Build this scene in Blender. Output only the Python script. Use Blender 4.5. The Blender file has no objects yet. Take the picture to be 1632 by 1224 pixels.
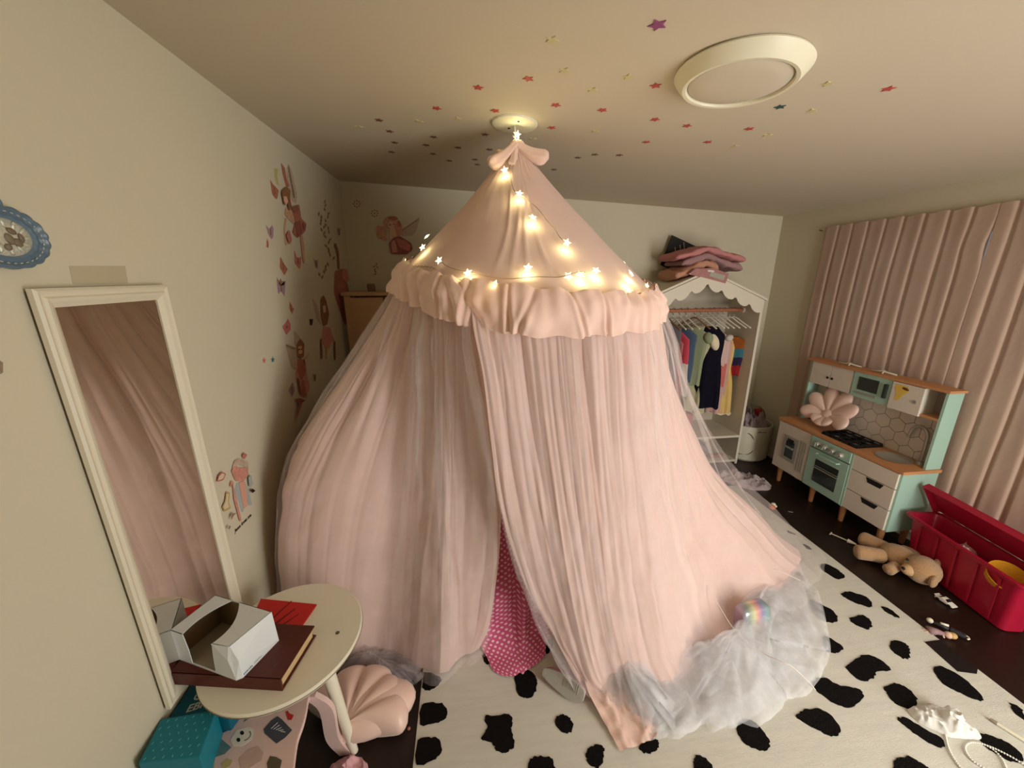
import bpy, math, random
from mathutils import Vector, Matrix, noise

random.seed(7)
SC = bpy.context.scene
COL = SC.collection
PI = math.pi

# ------------------------------------------------------------------ camera
CAM_H = 1.70
FPX = 613.0
# rows: room x (right), y (depth), z (up) expressed in the image axes (right, down, forward)
RX = (0.99293, -0.03518, 0.11316)
RY = (-0.11853, -0.26823, 0.95603)
RZ = (-0.00328, -0.96271, -0.27056)
def _orth():
    d = Vector(RY).normalized()
    u = Vector(RZ); u = (u - d * u.dot(d)).normalized()
    r = d.cross(u)
    if r.x < 0: r = -r
    return r, d, u
_r, _d, _u = _orth()
cam_data = bpy.data.cameras.new('camera')
cam_data.sensor_fit = 'HORIZONTAL'
cam_data.sensor_width = 36.0
cam_data.lens = FPX / 1632.0 * 36.0
cam_data.clip_start = 0.02
cam = bpy.data.objects.new('camera', cam_data)
COL.objects.link(cam)
right = Vector((_r.x, _d.x, _u.x)); up = -Vector((_r.y, _d.y, _u.y)); back = -Vector((_r.z, _d.z, _u.z))
m = Matrix((right, up, back)).transposed().to_4x4()
m.translation = (0, 0, CAM_H)
cam.matrix_world = m
SC.camera = cam

# ------------------------------------------------------------------ room size
WL, WR, YB, YF = -0.942, 2.89, 3.45, -0.75
RAKE = 0.054
def ceil_z(x): return 2.419 - RAKE * (x - WL)

# ------------------------------------------------------------------ world, light, exposure
SC.view_settings.view_transform = 'Standard'
SC.view_settings.look = 'None'
SC.view_settings.gamma = 1.0
SC.view_settings.use_curve_mapping = False
SC.view_settings.exposure = 0.0
W = bpy.data.worlds.new('world'); SC.world = W
W.use_nodes = True
bg = W.node_tree.nodes['Background']
bg.inputs['Color'].default_value = (0.62, 0.72, 1.0, 1)
bg.inputs['Strength'].default_value = 1.1

# light of the landing coming in through the open doorway behind the camera
DOOR_X0, DOOR_X1, DOOR_H = 1.72, 2.62, 2.08
la = bpy.data.lights.new('doorway_light', 'AREA')
la.shape = 'RECTANGLE'; la.size = DOOR_X1 - DOOR_X0 - 0.06; la.size_y = DOOR_H - 0.1
la.energy = 76.0
la.color = (1.0, 0.975, 0.925)
lo = bpy.data.objects.new('doorway_light', la)
lo.location = ((DOOR_X0 + DOOR_X1) / 2, YF - 0.02, DOOR_H / 2)
lo.rotation_euler = (math.radians(90), 0, math.radians(36))
COL.objects.link(lo)

# ------------------------------------------------------------------ photograph measurement helpers
def _ray(px, py):
    i = Vector((px - 816.0, py - 612.0, FPX))
    return Vector((_r.dot(i), _d.dot(i), _u.dot(i)))
CAMP = Vector((0, 0, CAM_H))
def at_z(px, py, z=0.0):
    q = _ray(px, py); return CAMP + q * ((z - CAM_H) / q.z)
def at_y(px, py, y):
    q = _ray(px, py); return CAMP + q * (y / q.y)
def at_x(px, py, x):
    q = _ray(px, py); return CAMP + q * (x / q.x)
def at_ceil(px, py):
    q = _ray(px, py)
    k = (2.419 - CAM_H + RAKE * WL) / (q.z + RAKE * q.x)
    return CAMP + q * k

# ------------------------------------------------------------------ materials
def lin(c):
    out = []
    for v in c[:3]:
        v = v / 255.0
        out.append(v / 12.92 if v <= 0.04045 else ((v + 0.055) / 1.055) ** 2.4)
    return out
MATS = {}
def pm(name, rgb, rough=0.7, var=0.06, scale=6.0, bump=0.0, bscale=60.0, metal=0.0, spec=0.35,
       transl=0.0, stretch=None, sheen=0.0, emit=0.0, coat=0.0):
    if name in MATS: return MATS[name]
    mt = bpy.data.materials.new(name); mt.use_nodes = True
    nt = mt.node_tree; N = nt.nodes; L = nt.links
    b = N['Principled BSDF']; out = N['Material Output']
    c = lin(rgb)
    tc = N.new('ShaderNodeTexCoord')
    src = tc.outputs['Object']
    if stretch:
        mp = N.new('ShaderNodeMapping'); mp.inputs['Scale'].default_value = stretch
        L.new(src, mp.inputs['Vector']); src = mp.outputs['Vector']
    nz = N.new('ShaderNodeTexNoise'); nz.inputs['Scale'].default_value = scale; nz.inputs['Detail'].default_value = 4
    L.new(src, nz.inputs['Vector'])
    mx = N.new('ShaderNodeMix'); mx.data_type = 'RGBA'
    mx.inputs['A'].default_value = [max(0, v * (1 - var)) for v in c] + [1]
    mx.inputs['B'].default_value = [min(1, v * (1 + var)) for v in c] + [1]
    L.new(nz.outputs['Fac'], mx.inputs['Factor'])
    L.new(mx.outputs['Result'], b.inputs['Base Color'])
    b.inputs['Roughness'].default_value = rough
    b.inputs['Metallic'].default_value = metal
    b.inputs['Specular IOR Level'].default_value = spec
    if coat: b.inputs['Coat Weight'].default_value = coat
    if sheen:
        b.inputs['Sheen Weight'].default_value = sheen
    if emit:
        b.inputs['Emission Color'].default_value = c + [1]
        b.inputs['Emission Strength'].default_value = emit
    if bump:
        n2 = N.new('ShaderNodeTexNoise'); n2.inputs['Scale'].default_value = bscale; n2.inputs['Detail'].default_value = 5
        L.new(src, n2.inputs['Vector'])
        bp = N.new('ShaderNodeBump'); bp.inputs['Strength'].default_value = bump; bp.inputs['Distance'].default_value = 0.01
        L.new(n2.outputs['Fac'], bp.inputs['Height']); L.new(bp.outputs['Normal'], b.inputs['Normal'])
    if transl:
        tr = N.new('ShaderNodeBsdfTranslucent'); L.new(mx.outputs['Result'], tr.inputs['Color'])
        ms = N.new('ShaderNodeMixShader'); ms.inputs['Fac'].default_value = transl
        L.new(b.outputs['BSDF'], ms.inputs[1]); L.new(tr.outputs['BSDF'], ms.inputs[2])
        L.new(ms.outputs['Shader'], out.inputs['Surface'])
    MATS[name] = mt
    return mt

def tulle_mat(name, rgb, fac, vscale=9.0):
    if name in MATS: return MATS[name]
    mt = bpy.data.materials.new(name); mt.use_nodes = True
    nt = mt.node_tree; N = nt.nodes; L = nt.links
    out = N['Material Output']; N.remove(N['Principled BSDF'])
    c = lin(rgb) + [1]
    tc = N.new('ShaderNodeTexCoord')
    nz = N.new('ShaderNodeTexNoise'); nz.inputs['Scale'].default_value = vscale; nz.inputs['Detail'].default_value = 3
    L.new(tc.outputs['Object'], nz.inputs['Vector'])
    mr = N.new('ShaderNodeMapRange')
    mr.inputs['From Min'].default_value = 0.3; mr.inputs['From Max'].default_value = 0.7
    mr.inputs['To Min'].default_value = fac * 0.7; mr.inputs['To Max'].default_value = fac * 1.3
    L.new(nz.outputs['Fac'], mr.inputs['Value'])
    d = N.new('ShaderNodeBsdfDiffuse'); d.inputs['Color'].default_value = c
    t2 = N.new('ShaderNodeBsdfTranslucent'); t2.inputs['Color'].default_value = c
    m1 = N.new('ShaderNodeMixShader'); m1.inputs['Fac'].default_value = 0.4
    L.new(d.outputs['BSDF'], m1.inputs[1]); L.new(t2.outputs['BSDF'], m1.inputs[2])
    tr = N.new('ShaderNodeBsdfTransparent')
    m2 = N.new('ShaderNodeMixShader')
    L.new(mr.outputs['Result'], m2.inputs['Fac'])
    L.new(tr.outputs['BSDF'], m2.inputs[1]); L.new(m1.outputs['Shader'], m2.inputs[2])
    L.new(m2.outputs['Shader'], out.inputs['Surface'])
    MATS[name] = mt
    return mt

def dots_mat(name, base, dot, cell, r, rough=0.85):
    """polka dots on the mesh's own UV (metres), staggered rows"""
    if name in MATS: return MATS[name]
    mt = pm(name, base, rough, 0.05, 20, 0.15, 300)
    nt = mt.node_tree; N = nt.nodes; L = nt.links
    b = N['Principled BSDF']
    uv = N.new('ShaderNodeUVMap')
    def layer(off):
        mp = N.new('ShaderNodeMapping'); mp.inputs['Scale'].default_value = (1 / cell, 1 / cell, 1)
        mp.inputs['Location'].default_value = (off, off, 0)
        L.new(uv.outputs['UV'], mp.inputs['Vector'])
        fr = N.new('ShaderNodeVectorMath'); fr.operation = 'FRACTION'; L.new(mp.outputs['Vector'], fr.inputs[0])
        sb = N.new('ShaderNodeVectorMath'); sb.operation = 'SUBTRACT'; L.new(fr.outputs['Vector'], sb.inputs[0])
        sb.inputs[1].default_value = (0.5, 0.5, 0)
        ml = N.new('ShaderNodeVectorMath'); ml.operation = 'MULTIPLY'; L.new(sb.outputs['Vector'], ml.inputs[0]); ml.inputs[1].default_value = (1, 1, 0)
        ln = N.new('ShaderNodeVectorMath'); ln.operation = 'LENGTH'; L.new(ml.outputs['Vector'], ln.inputs[0])
        lt = N.new('ShaderNodeMath'); lt.operation = 'LESS_THAN'; lt.inputs[1].default_value = r / cell
        L.new(ln.outputs['Value'], lt.inputs[0])
        return lt
    a, c2 = layer(0.0), layer(0.5)
    mxm = N.new('ShaderNodeMath'); mxm.operation = 'MAXIMUM'
    L.new(a.outputs[0], mxm.inputs[0]); L.new(c2.outputs[0], mxm.inputs[1])
    old = b.inputs['Base Color'].links[0].from_socket
    mx = N.new('ShaderNodeMix'); mx.data_type = 'RGBA'
    L.new(mxm.outputs[0], mx.inputs['Factor']); L.new(old, mx.inputs['A']); mx.inputs['B'].default_value = lin(dot) + [1]
    L.new(mx.outputs['Result'], b.inputs['Base Color'])
    return mt

# ------------------------------------------------------------------ mesh helpers
def thing(name, label, cat, loc=(0, 0, 0), rz=0.0, group=None):
    o = bpy.data.objects.new(name, None); COL.objects.link(o)
    o.empty_display_size = 0.05
    o.location = loc; o.rotation_euler = (0, 0, rz)
    o['label'] = label; o['category'] = cat
    if group: o['group'] = group
    return o
def tag(o, label, cat, group=None):
    o['label'] = label; o['category'] = cat
    if group: o['group'] = group
    return o
def struct(o):
    o['kind'] = 'structure'; return o

class MB:
    def __init__(self): self.v = []; self.f = []; self.uv = None
    def add(self, vs, fs):
        k = len(self.v); self.v += [tuple(p) for p in vs]; self.f += [tuple(i + k for i in f) for f in fs]; return self
    def box(self, c, s, rot=None):
        hx, hy, hz = s[0] / 2, s[1] / 2, s[2] / 2
        vs = [Vector((x, y, z)) for x in (-hx, hx) for y in (-hy, hy) for z in (-hz, hz)]
        if rot is not None: vs = [rot @ p for p in vs]
        c = Vector(c)
        return self.add([p + c for p in vs], [(0, 1, 3, 2), (4, 6, 7, 5), (0, 4, 5, 1), (2, 3, 7, 6), (0, 2, 6, 4), (1, 5, 7, 3)])
    def bb(self, x0, x1, y0, y1, z0, z1):
        return self.box(((x0 + x1) / 2, (y0 + y1) / 2, (z0 + z1) / 2), (x1 - x0, y1 - y0, z1 - z0))
    def rbox(self, c, s, r, rot=None, n=3):
        """box with rounded vertical and horizontal edges (superellipsoid style)"""
        nu, nv = 8 * n, 4 * n
        hx, hy, hz = s[0] / 2 - r, s[1] / 2 - r, s[2] / 2 - r
        vs = []; c = Vector(c)
        for j in range(nv + 1):
            ph = -PI / 2 + PI * j / nv
            for i in range(nu):
                th = 2 * PI * (i + 0.5) / nu
                d = Vector((math.cos(ph) * math.cos(th), math.cos(ph) * math.sin(th), math.sin(ph)))
                p = d * r + Vector((math.copysign(hx, d.x), math.copysign(hy, d.y), math.copysign(hz, d.z) if abs(d.z) > 1e-6 else 0))
                if rot is not None: p = rot @ p
                vs.append(p + c)
        fs = [(j * nu + i, j * nu + (i + 1) % nu, (j + 1) * nu + (i + 1) % nu, (j + 1) * nu + i) for j in range(nv) for i in range(nu)]
        fs.append(tuple(range(nu - 1, -1, -1))); fs.append(tuple(nv * nu + i for i in range(nu)))
        return self.add(vs, fs)
    def grid(self, fn, nu, nv, cu=False):
        vs = []; uvs = []
        mu = nu if cu else nu + 1
        for j in range(nv + 1):
            for i in range(mu): vs.append(fn(i / nu, j / nv))
        fs = [(j * mu + i, j * mu + (i + 1) % mu, (j + 1) * mu + (i + 1) % mu, (j + 1) * mu + i)
              for j in range(nv) for i in range(nu)]
        return self.add(vs, fs)
    def lathe(self, prof, n=32, c=(0, 0, 0), rot=None):
        c = Vector(c); vs = []
        for (r, z) in prof:
            for i in range(n):
                a = 2 * PI * i / n
                p = Vector((r * math.cos(a), r * math.sin(a), z))
                if rot is not None: p = rot @ p
                vs.append(p + c)
        m = len(prof)
        fs = [(j * n + i, j * n + (i + 1) % n, (j + 1) * n + (i + 1) % n, (j + 1) * n + i) for j in range(m - 1) for i in range(n)]
        fs.append(tuple(range(n - 1, -1, -1))); fs.append(tuple((m - 1) * n + i for i in range(n)))
        return self.add(vs, fs)
    def tube(self, pts, r, n=8, closed=False):
        pts = [Vector(p) for p in pts]; m = len(pts); vs = []
        ref = Vector((0, 0, 1)); prev = None
        for k, p in enumerate(pts):
            a = pts[(k - 1) % m] if (closed or k > 0) else p
            b = pts[(k + 1) % m] if (closed or k < m - 1) else p
            t = (b - a)
            t = t.normalized() if t.length > 1e-9 else Vector((0, 0, 1))
            if prev is None:
                s = t.cross(ref)
                if s.length < 1e-3: s = t.cross(Vector((1, 0, 0)))
            else:
                s = prev - t * prev.dot(t)
                if s.length < 1e-5: s = t.cross(ref)
            s.normalize(); prev = s; w = t.cross(s)
            rr = r[k] if isinstance(r, (list, tuple)) else r
            for i in range(n):
                q = 2 * PI * i / n
                vs.append(p + s * (math.cos(q) * rr) + w * (math.sin(q) * rr))
        mm = m if closed else m - 1
        fs = [(k * n + i, k * n + (i + 1) % n, ((k + 1) % m) * n + (i + 1) % n, ((k + 1) % m) * n + i) for k in range(mm) for i in range(n)]
        if not closed:
            fs.append(tuple(range(n - 1, -1, -1))); fs.append(tuple((m - 1) * n + i for i in range(n)))
        return self.add(vs, fs)
    def prism(self, poly, h):
        """poly: list of 3D points, h: extrusion vector"""
        n = len(poly); h = Vector(h)
        poly = [Vector(p) for p in poly]
        vs = poly + [p + h for p in poly]
        fs = [tuple(range(n - 1, -1, -1)), tuple(range(n, 2 * n))] + [(i, (i + 1) % n, (i + 1) % n + n, i + n) for i in range(n)]
        return self.add(vs, fs)
    def ell(self, c, r, rot=None, nu=20, nv=12):
        c = Vector(c); vs = []
        for j in range(nv + 1):
            ph = -PI / 2 + PI * j / nv
            for i in range(nu):
                th = 2 * PI * i / nu
                p = Vector((r[0] * math.cos(ph) * math.cos(th), r[1] * math.cos(ph) * math.sin(th), r[2] * math.sin(ph)))
                if rot is not None: p = rot @ p
                vs.append(p + c)
        fs = [(j * nu + i, j * nu + (i + 1) % nu, (j + 1) * nu + (i + 1) % nu, (j + 1) * nu + i) for j in range(nv) for i in range(nu)]
        return self.add(vs, fs)
    def build(self, name, mat, parent=None, smooth=False, world=False, bevel=0.0, uv=None, fix=True):
        if parent is not None and world:
            root = parent
            while root.parent: root = root.parent
            mi = (Matrix.Translation(root.location) @ root.rotation_euler.to_matrix().to_4x4()).inverted()
            vs = [tuple(mi @ Vector(p)) for p in self.v]
        else: vs = self.v
        me = bpy.data.meshes.new(name)
        me.from_pydata([tuple(p) for p in vs], [], self.f)
        if uv:
            lay = me.uv_layers.new(name='UVMap')
            for lp in me.loops: lay.data[lp.index].uv = uv[lp.vertex_index]
        me.materials.append(mat)
        if fix:
            import bmesh
            bm = bmesh.new(); bm.from_mesh(me)
            bmesh.ops.remove_doubles(bm, verts=bm.verts, dist=1e-6)
            if bevel:
                es = [e for e in bm.edges if len(e.link_faces) == 2 and e.calc_face_angle(0) > 0.6]
                bmesh.ops.bevel(bm, geom=es, offset=bevel, segments=2, affect='EDGES', profile=0.6)
            bmesh.ops.recalc_face_normals(bm, faces=bm.faces)
            bm.to_mesh(me); bm.free()
        if smooth:
            for p in me.polygons: p.use_smooth = True
        if smooth == 'auto':
            me.set_sharp_from_angle(angle=math.radians(40))
        me.update()
        o = bpy.data.objects.new(name, me); COL.objects.link(o)
        if parent is not None: o.parent = parent
        return o

def copy_tree(o, parent=None):
    c = o.copy(); COL.objects.link(c); c.parent = parent
    for ch in list(o.children): copy_tree(ch, c)
    return c
def R3(ax, deg): return Matrix.Rotation(math.radians(deg), 3, ax)
def fbm(x, y, z=0.0): return noise.fractal(Vector((x, y, z)), 1.0, 2.0, 3)
def lerp(a, b, t): return a + (b - a) * t
def sstep(t): t = max(0, min(1, t)); return t * t * (3 - 2 * t)
def crop(x0, y0, s, pts): return [(x0 + a / s, y0 + b / s) for a, b in pts]
def text_mesh(name, s, size, mat, parent, M, extrude=0.0006, shear=0.0, bold=0.0, align='LEFT'):
    cu = bpy.data.curves.new(name, 'FONT'); cu.body = s; cu.size = size; cu.extrude = extrude; cu.shear = shear; cu.offset = bold; cu.align_x = align
    t = bpy.data.objects.new(name + '_curve', cu); COL.objects.link(t)
    dg = bpy.context.evaluated_depsgraph_get(); dg.update()
    me = bpy.data.meshes.new_from_object(t.evaluated_get(dg))
    bpy.data.objects.remove(t); bpy.data.curves.remove(cu)
    me.transform(M); me.materials.clear(); me.materials.append(mat)
    o = bpy.data.objects.new(name, me); COL.objects.link(o)
    if parent: o.parent = parent
    return o

# ------------------------------------------------------------------ the room
M_wall = pm('wall_paint', (211, 203, 180), 0.75, 0.035, 1.8, 0.06, 90, spec=0.2)
M_ceil = pm('ceiling_paint', (208, 196, 174), 0.8, 0.02, 2.0, 0.04, 80, spec=0.15)
M_floor = pm('dark_laminate', (34, 20, 14), 0.42, 0.25, 3.0, 0.05, 30, stretch=(8, 1, 1), spec=0.4)
M_white = pm('white_paint', (226, 220, 198), 0.5, 0.03, 5)
M_trim = pm('trim_paint', (214, 205, 182), 0.5, 0.03, 5)

T = 0.12
struct(MB().bb(WL - T, WR + T, YF - 1.4, YB + T, -0.1, 0.0).build('floor', M_floor))
def zc(x): return ceil_z(x)
cb = MB().prism([(WL - T, YF - 1.4, zc(WL - T)), (WR + T, YF - 1.4, zc(WR + T)), (WR + T, YB + T, zc(WR + T)), (WL - T, YB + T, zc(WL - T))], (0, 0, 0.1))
struct(cb.build('ceiling', M_ceil))
struct(MB().bb(WL - T, WL, YF - 1.4, YB + T, 0, 2.55).build('wall_left', M_wall))
struct(MB().bb(WL, WR, YB, YB + T, 0, 2.55).build('wall_back', M_wall))
# right wall with the window hole behind the curtains
WY0, WY1, WZ0, WZ1 = 1.25, 2.70, 0.95, 1.98
wr = MB()
wr.bb(WR, WR + T, YF - 1.4, WY0, 0, 2.55); wr.bb(WR, WR + T, WY1, YB + T, 0, 2.55)
wr.bb(WR, WR + T, WY0, WY1, 0, WZ0); wr.bb(WR, WR + T, WY0, WY1, WZ1, 2.55)
struct(wr.build('wall_right', M_wall, fix=False))
wf = MB()
wf.bb(WL, DOOR_X0, YF - T, YF, 0, 2.55); wf.bb(DOOR_X1, WR, YF - T, YF, 0, 2.55); wf.bb(DOOR_X0, DOOR_X1, YF - T, YF, DOOR_H, 2.55)
struct(wf.build('wall_front', M_wall, fix=False))
struct(MB().bb(WL, WR, YF - 1.4, YF - 1.3, 0, 2.55).build('wall_landing', M_wall))
dt = MB()
for x in (DOOR_X0 - 0.06, DOOR_X1): dt.bb(x, x + 0.06, YF, YF + 0.015, 0, DOOR_H + 0.06)
dt.bb(DOOR_X0, DOOR_X1, YF, YF + 0.015, DOOR_H, DOOR_H + 0.06)
struct(dt.build('trim_1', M_trim, fix=False))
struct(MB().bb(WL, WL + 0.012, YF, YB, 0, 0.07).build('baseboard_left', M_trim))
struct(MB().bb(WL + .012, WR - .012, YB - 0.012, YB, 0, 0.07).build('baseboard_back', M_trim))
struct(MB().bb(WR - 0.012, WR, YF, YB, 0, 0.07).build('baseboard_right', M_trim))
# window
win = MB()
for y in (WY0, (WY0 + WY1) / 2 - 0.025, WY1 - 0.05): win.bb(WR + 0.02, WR + 0.07, y, y + 0.05, WZ0, WZ1)
for z in (WZ0, WZ1 - 0.05): win.bb(WR + 0.02, WR + 0.07, WY0, WY1, z, z + 0.05)
wo = struct(win.build('window_1', M_trim, fix=False))
gm = bpy.data.materials.new('window_glass'); gm.use_nodes = True
gb = gm.node_tree.nodes['Principled BSDF']; gb.inputs['Transmission Weight'].default_value = 1; gb.inputs['Roughness'].default_value = 0.02; gb.inputs['IOR'].default_value = 1.02
for k in range(2):
    y0 = WY0 + 0.05 if k == 0 else (WY0 + WY1) / 2 + 0.025
    y1 = (WY0 + WY1) / 2 - 0.025 if k == 0 else WY1 - 0.05
    MB().bb(WR + 0.042, WR + 0.048, y0, y1, WZ0 + 0.05, WZ1 - 0.05).build('pane', gm, wo)
# ------------------------------------------------------------------ canopy
M_pink = pm('canopy_cotton', (236, 204, 192), 0.85, 0.035, 7, 0.10, 26, transl=0.16, spec=0.15, sheen=0.2)
M_pink2 = pm('canopy_ruffle_cotton', (242, 209, 195), 0.8, 0.03, 9, 0.12, 45, transl=0.12, spec=0.2, sheen=0.2)
M_tulle = tulle_mat('white_tulle', (242, 234, 234), 0.17)
M_tulle_pool = tulle_mat('pooled_white_tulle', (250, 250, 253), 0.37, 14)
M_tulle_grey = tulle_mat('pooled_grey_tulle', (236, 224, 226), 0.26, 14)
M_metal = pm('brushed_metal', (190, 188, 182), 0.3, 0.04, 20, metal=1.0)

RC = Vector((0.32, 1.95, 1.712)); RR = 0.575
APEX = Vector((0.25, 1.95, 2.262))
def ring(th, r=RR, dz=0.0):
    c, s = math.cos(th), math.sin(th)
    return Vector((RC.x + r * c, RC.y + r * s, RC.z - 0.085 * r * c + 0.125 * r * s + dz))

FLZ = 0.018
LEFT = [(0.24, 1.53), (0.54, 1.25), (0.83, 1.0), (0.92, 0.85), (0.975, 0.4), (1.0, FLZ)]
LEFT3 = [(0.20, 1.5), (0.47, 1.25), (0.73, 1.0), (0.87, 0.80), (0.965, 0.4), (1.0, FLZ)]
LEFT2 = [(0.16, 1.5), (0.38, 1.25), (0.62, 1.0), (0.80, 0.75), (0.93, 0.4), (1.0, FLZ)]
FRONT = [(0.08, 1.5), (0.2, 1.25), (0.36, 1.0), (0.55, 0.72), (0.8, 0.35), (1.0, FLZ)]
RIGHT = [(0.07, 1.5), (0.15, 1.24), (0.28, 0.94), (0.46, 0.61), (0.70, 0.32), (0.88, 0.12), (1.0, FLZ)]
FLAT = [(0.09, 1.45), (0.20, 1.15), (0.33, 0.85), (0.48, 0.55), (0.65, 0.28), (0.80, 0.10), (0.90, 0.045), (1.0, FLZ)]
def mer(thd, base, prof):
    a = ring(math.radians(thd)); pts = [a]
    for f, z in prof: pts.append(Vector((lerp(a.x, base[0], f), lerp(a.y, base[1], f), z)))
    return pts
def edge(pts): return [Vector(p) for p in pts]
MER = [
    edge([ring(math.radians(-119)), (0.035, 1.40, 1.53), (0.062, 1.37, 1.35), (0.088, 1.36, 1.10), (0.108, 1.36, 0.82), (0.099, 1.36, 0.52), (0.058, 1.37, 0.19), (0.012, 1.40, FLZ)]),
    mer(-127, (-0.08, 1.35), FRONT),
    mer(-136, (-0.18, 1.312), FRONT),
    mer(-148, (-0.42, 1.43), FRONT),
    mer(-160, (-0.68, 1.42), LEFT2),
    mer(-174, (-0.89, 1.52), LEFT3),
    mer(-190, (-0.905, 1.95), LEFT),
    mer(-214, (-0.88, 2.5), LEFT),
    mer(-245, (-0.45, 2.85), LEFT2),
    mer(-275, (0.30, 2.98), LEFT2),
    mer(-305, (1.05, 2.85), FRONT),
    mer(-335, (1.70, 2.48), RIGHT),
    mer(-358, (2.04, 1.90), RIGHT),
    mer(-378, (1.82, 1.62), RIGHT),
    mer(-392, (1.42, 1.47), FLAT),
    mer(-406, (1.12, 1.28), FLAT),
    mer(-422, (0.87, 1.13), FLAT),
    mer(-441, (0.66, 1.12), FLAT),
    mer(-462, (0.52, 1.13), FLAT),
    edge([ring(math.radians(-481)), (0.025, 1.375, 1.53), (0.055, 1.345, 1.35), (0.078, 1.33, 1.10), (0.102, 1.32, 0.86), (0.150, 1.31, 0.63), (0.242, 1.29, 0.37), (0.33, 1.26, 0.19), (0.44, 1.18, FLZ)]),
]
TH = [-119, -127, -136, -148, -160, -174, -190, -214, -245, -275, -305, -335, -358, -378, -392, -406, -422, -441, -462, -481]
def resample(pts, n):
    # smooth (Catmull-Rom) then even arc length
    P = []
    m = len(pts)
    for k in range(m - 1):
        p0 = pts[max(k - 1, 0)]; p1 = pts[k]; p2 = pts[k + 1]; p3 = pts[min(k + 2, m - 1)]
        for i in range(12):
            t = i / 12.0
            P.append(0.5 * ((2 * p1) + (p2 - p0) * t + (2 * p0 - 5 * p1 + 4 * p2 - p3) * t * t + (3 * p1 - p0 - 3 * p2 + p3) * t ** 3))
    P.append(pts[-1])
    L = [0.0]
    for k in range(1, len(P)): L.append(L[-1] + (P[k] - P[k - 1]).length)
    out = []; k = 0
    for i in range(n + 1):
        s = L[-1] * i / n
        while k < len(L) - 2 and L[k + 1] < s: k += 1
        d = L[k + 1] - L[k]
        out.append(P[k].lerp(P[k + 1], (s - L[k]) / d if d > 1e-9 else 0))
    return out
def cr(a, b, c, d, t): return 0.5 * ((2 * b) + (c - a) * t + (2 * a - 5 * b + 4 * c - d) * t * t + (3 * b - a - 3 * c + d) * t ** 3)

def pleat(th, v, seed=0.0):
    """signed fold height (about -1..1): fine gathers at the top, broad folds below"""
    w = 0.30 * fbm(th * 1.7 + seed, v * 0.9, seed)
    k = lambda f, p, q: 1 - abs(math.sin(f * th + p * w + q))
    top = k(27, 5, 1.3) * 0.7 + k(43, 7, 2.2 + 0.5 * v) * 0.6 + k(67, 9, seed) * 0.4
    low = k(9.5, 3, 0.7) ** 1.5 * 0.9 + k(17.3, 5, 1.9 + 0.7 * v) ** 2 * 0.6 + k(29, 6, 0.3 - 0.5 * v) ** 2 * 0.35 + 0.45 * fbm(th * 7 + seed, v * 3, 2.2)
    return (top - 0.65), (low - 0.65)

def make_creases(seed, n, dmin, dmax, wmin, wmax):
    rnd = random.Random(seed); out = []
    for k in range(n):
        th = math.radians(-119 - 362 * (k + rnd.random() * 0.9) / n)
        out.append((th, rnd.uniform(dmin, dmax), rnd.uniform(wmin, wmax), rnd.uniform(0.35, 1.05), rnd.uniform(-0.04, 0.04), rnd.uniform(0, 6)))
    return out
CR_FINE = make_creases(3, 120, 0.008, 0.022, 0.008, 0.018)
CR_DEEP = make_creases(5, 46, 0.018, 0.046, 0.014, 0.034)
TU_1 = make_creases(13, 120, 0.010, 0.030, 0.006, 0.014)
TU_2 = make_creases(17, 120, 0.010, 0.034, 0.006, 0.014)

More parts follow.
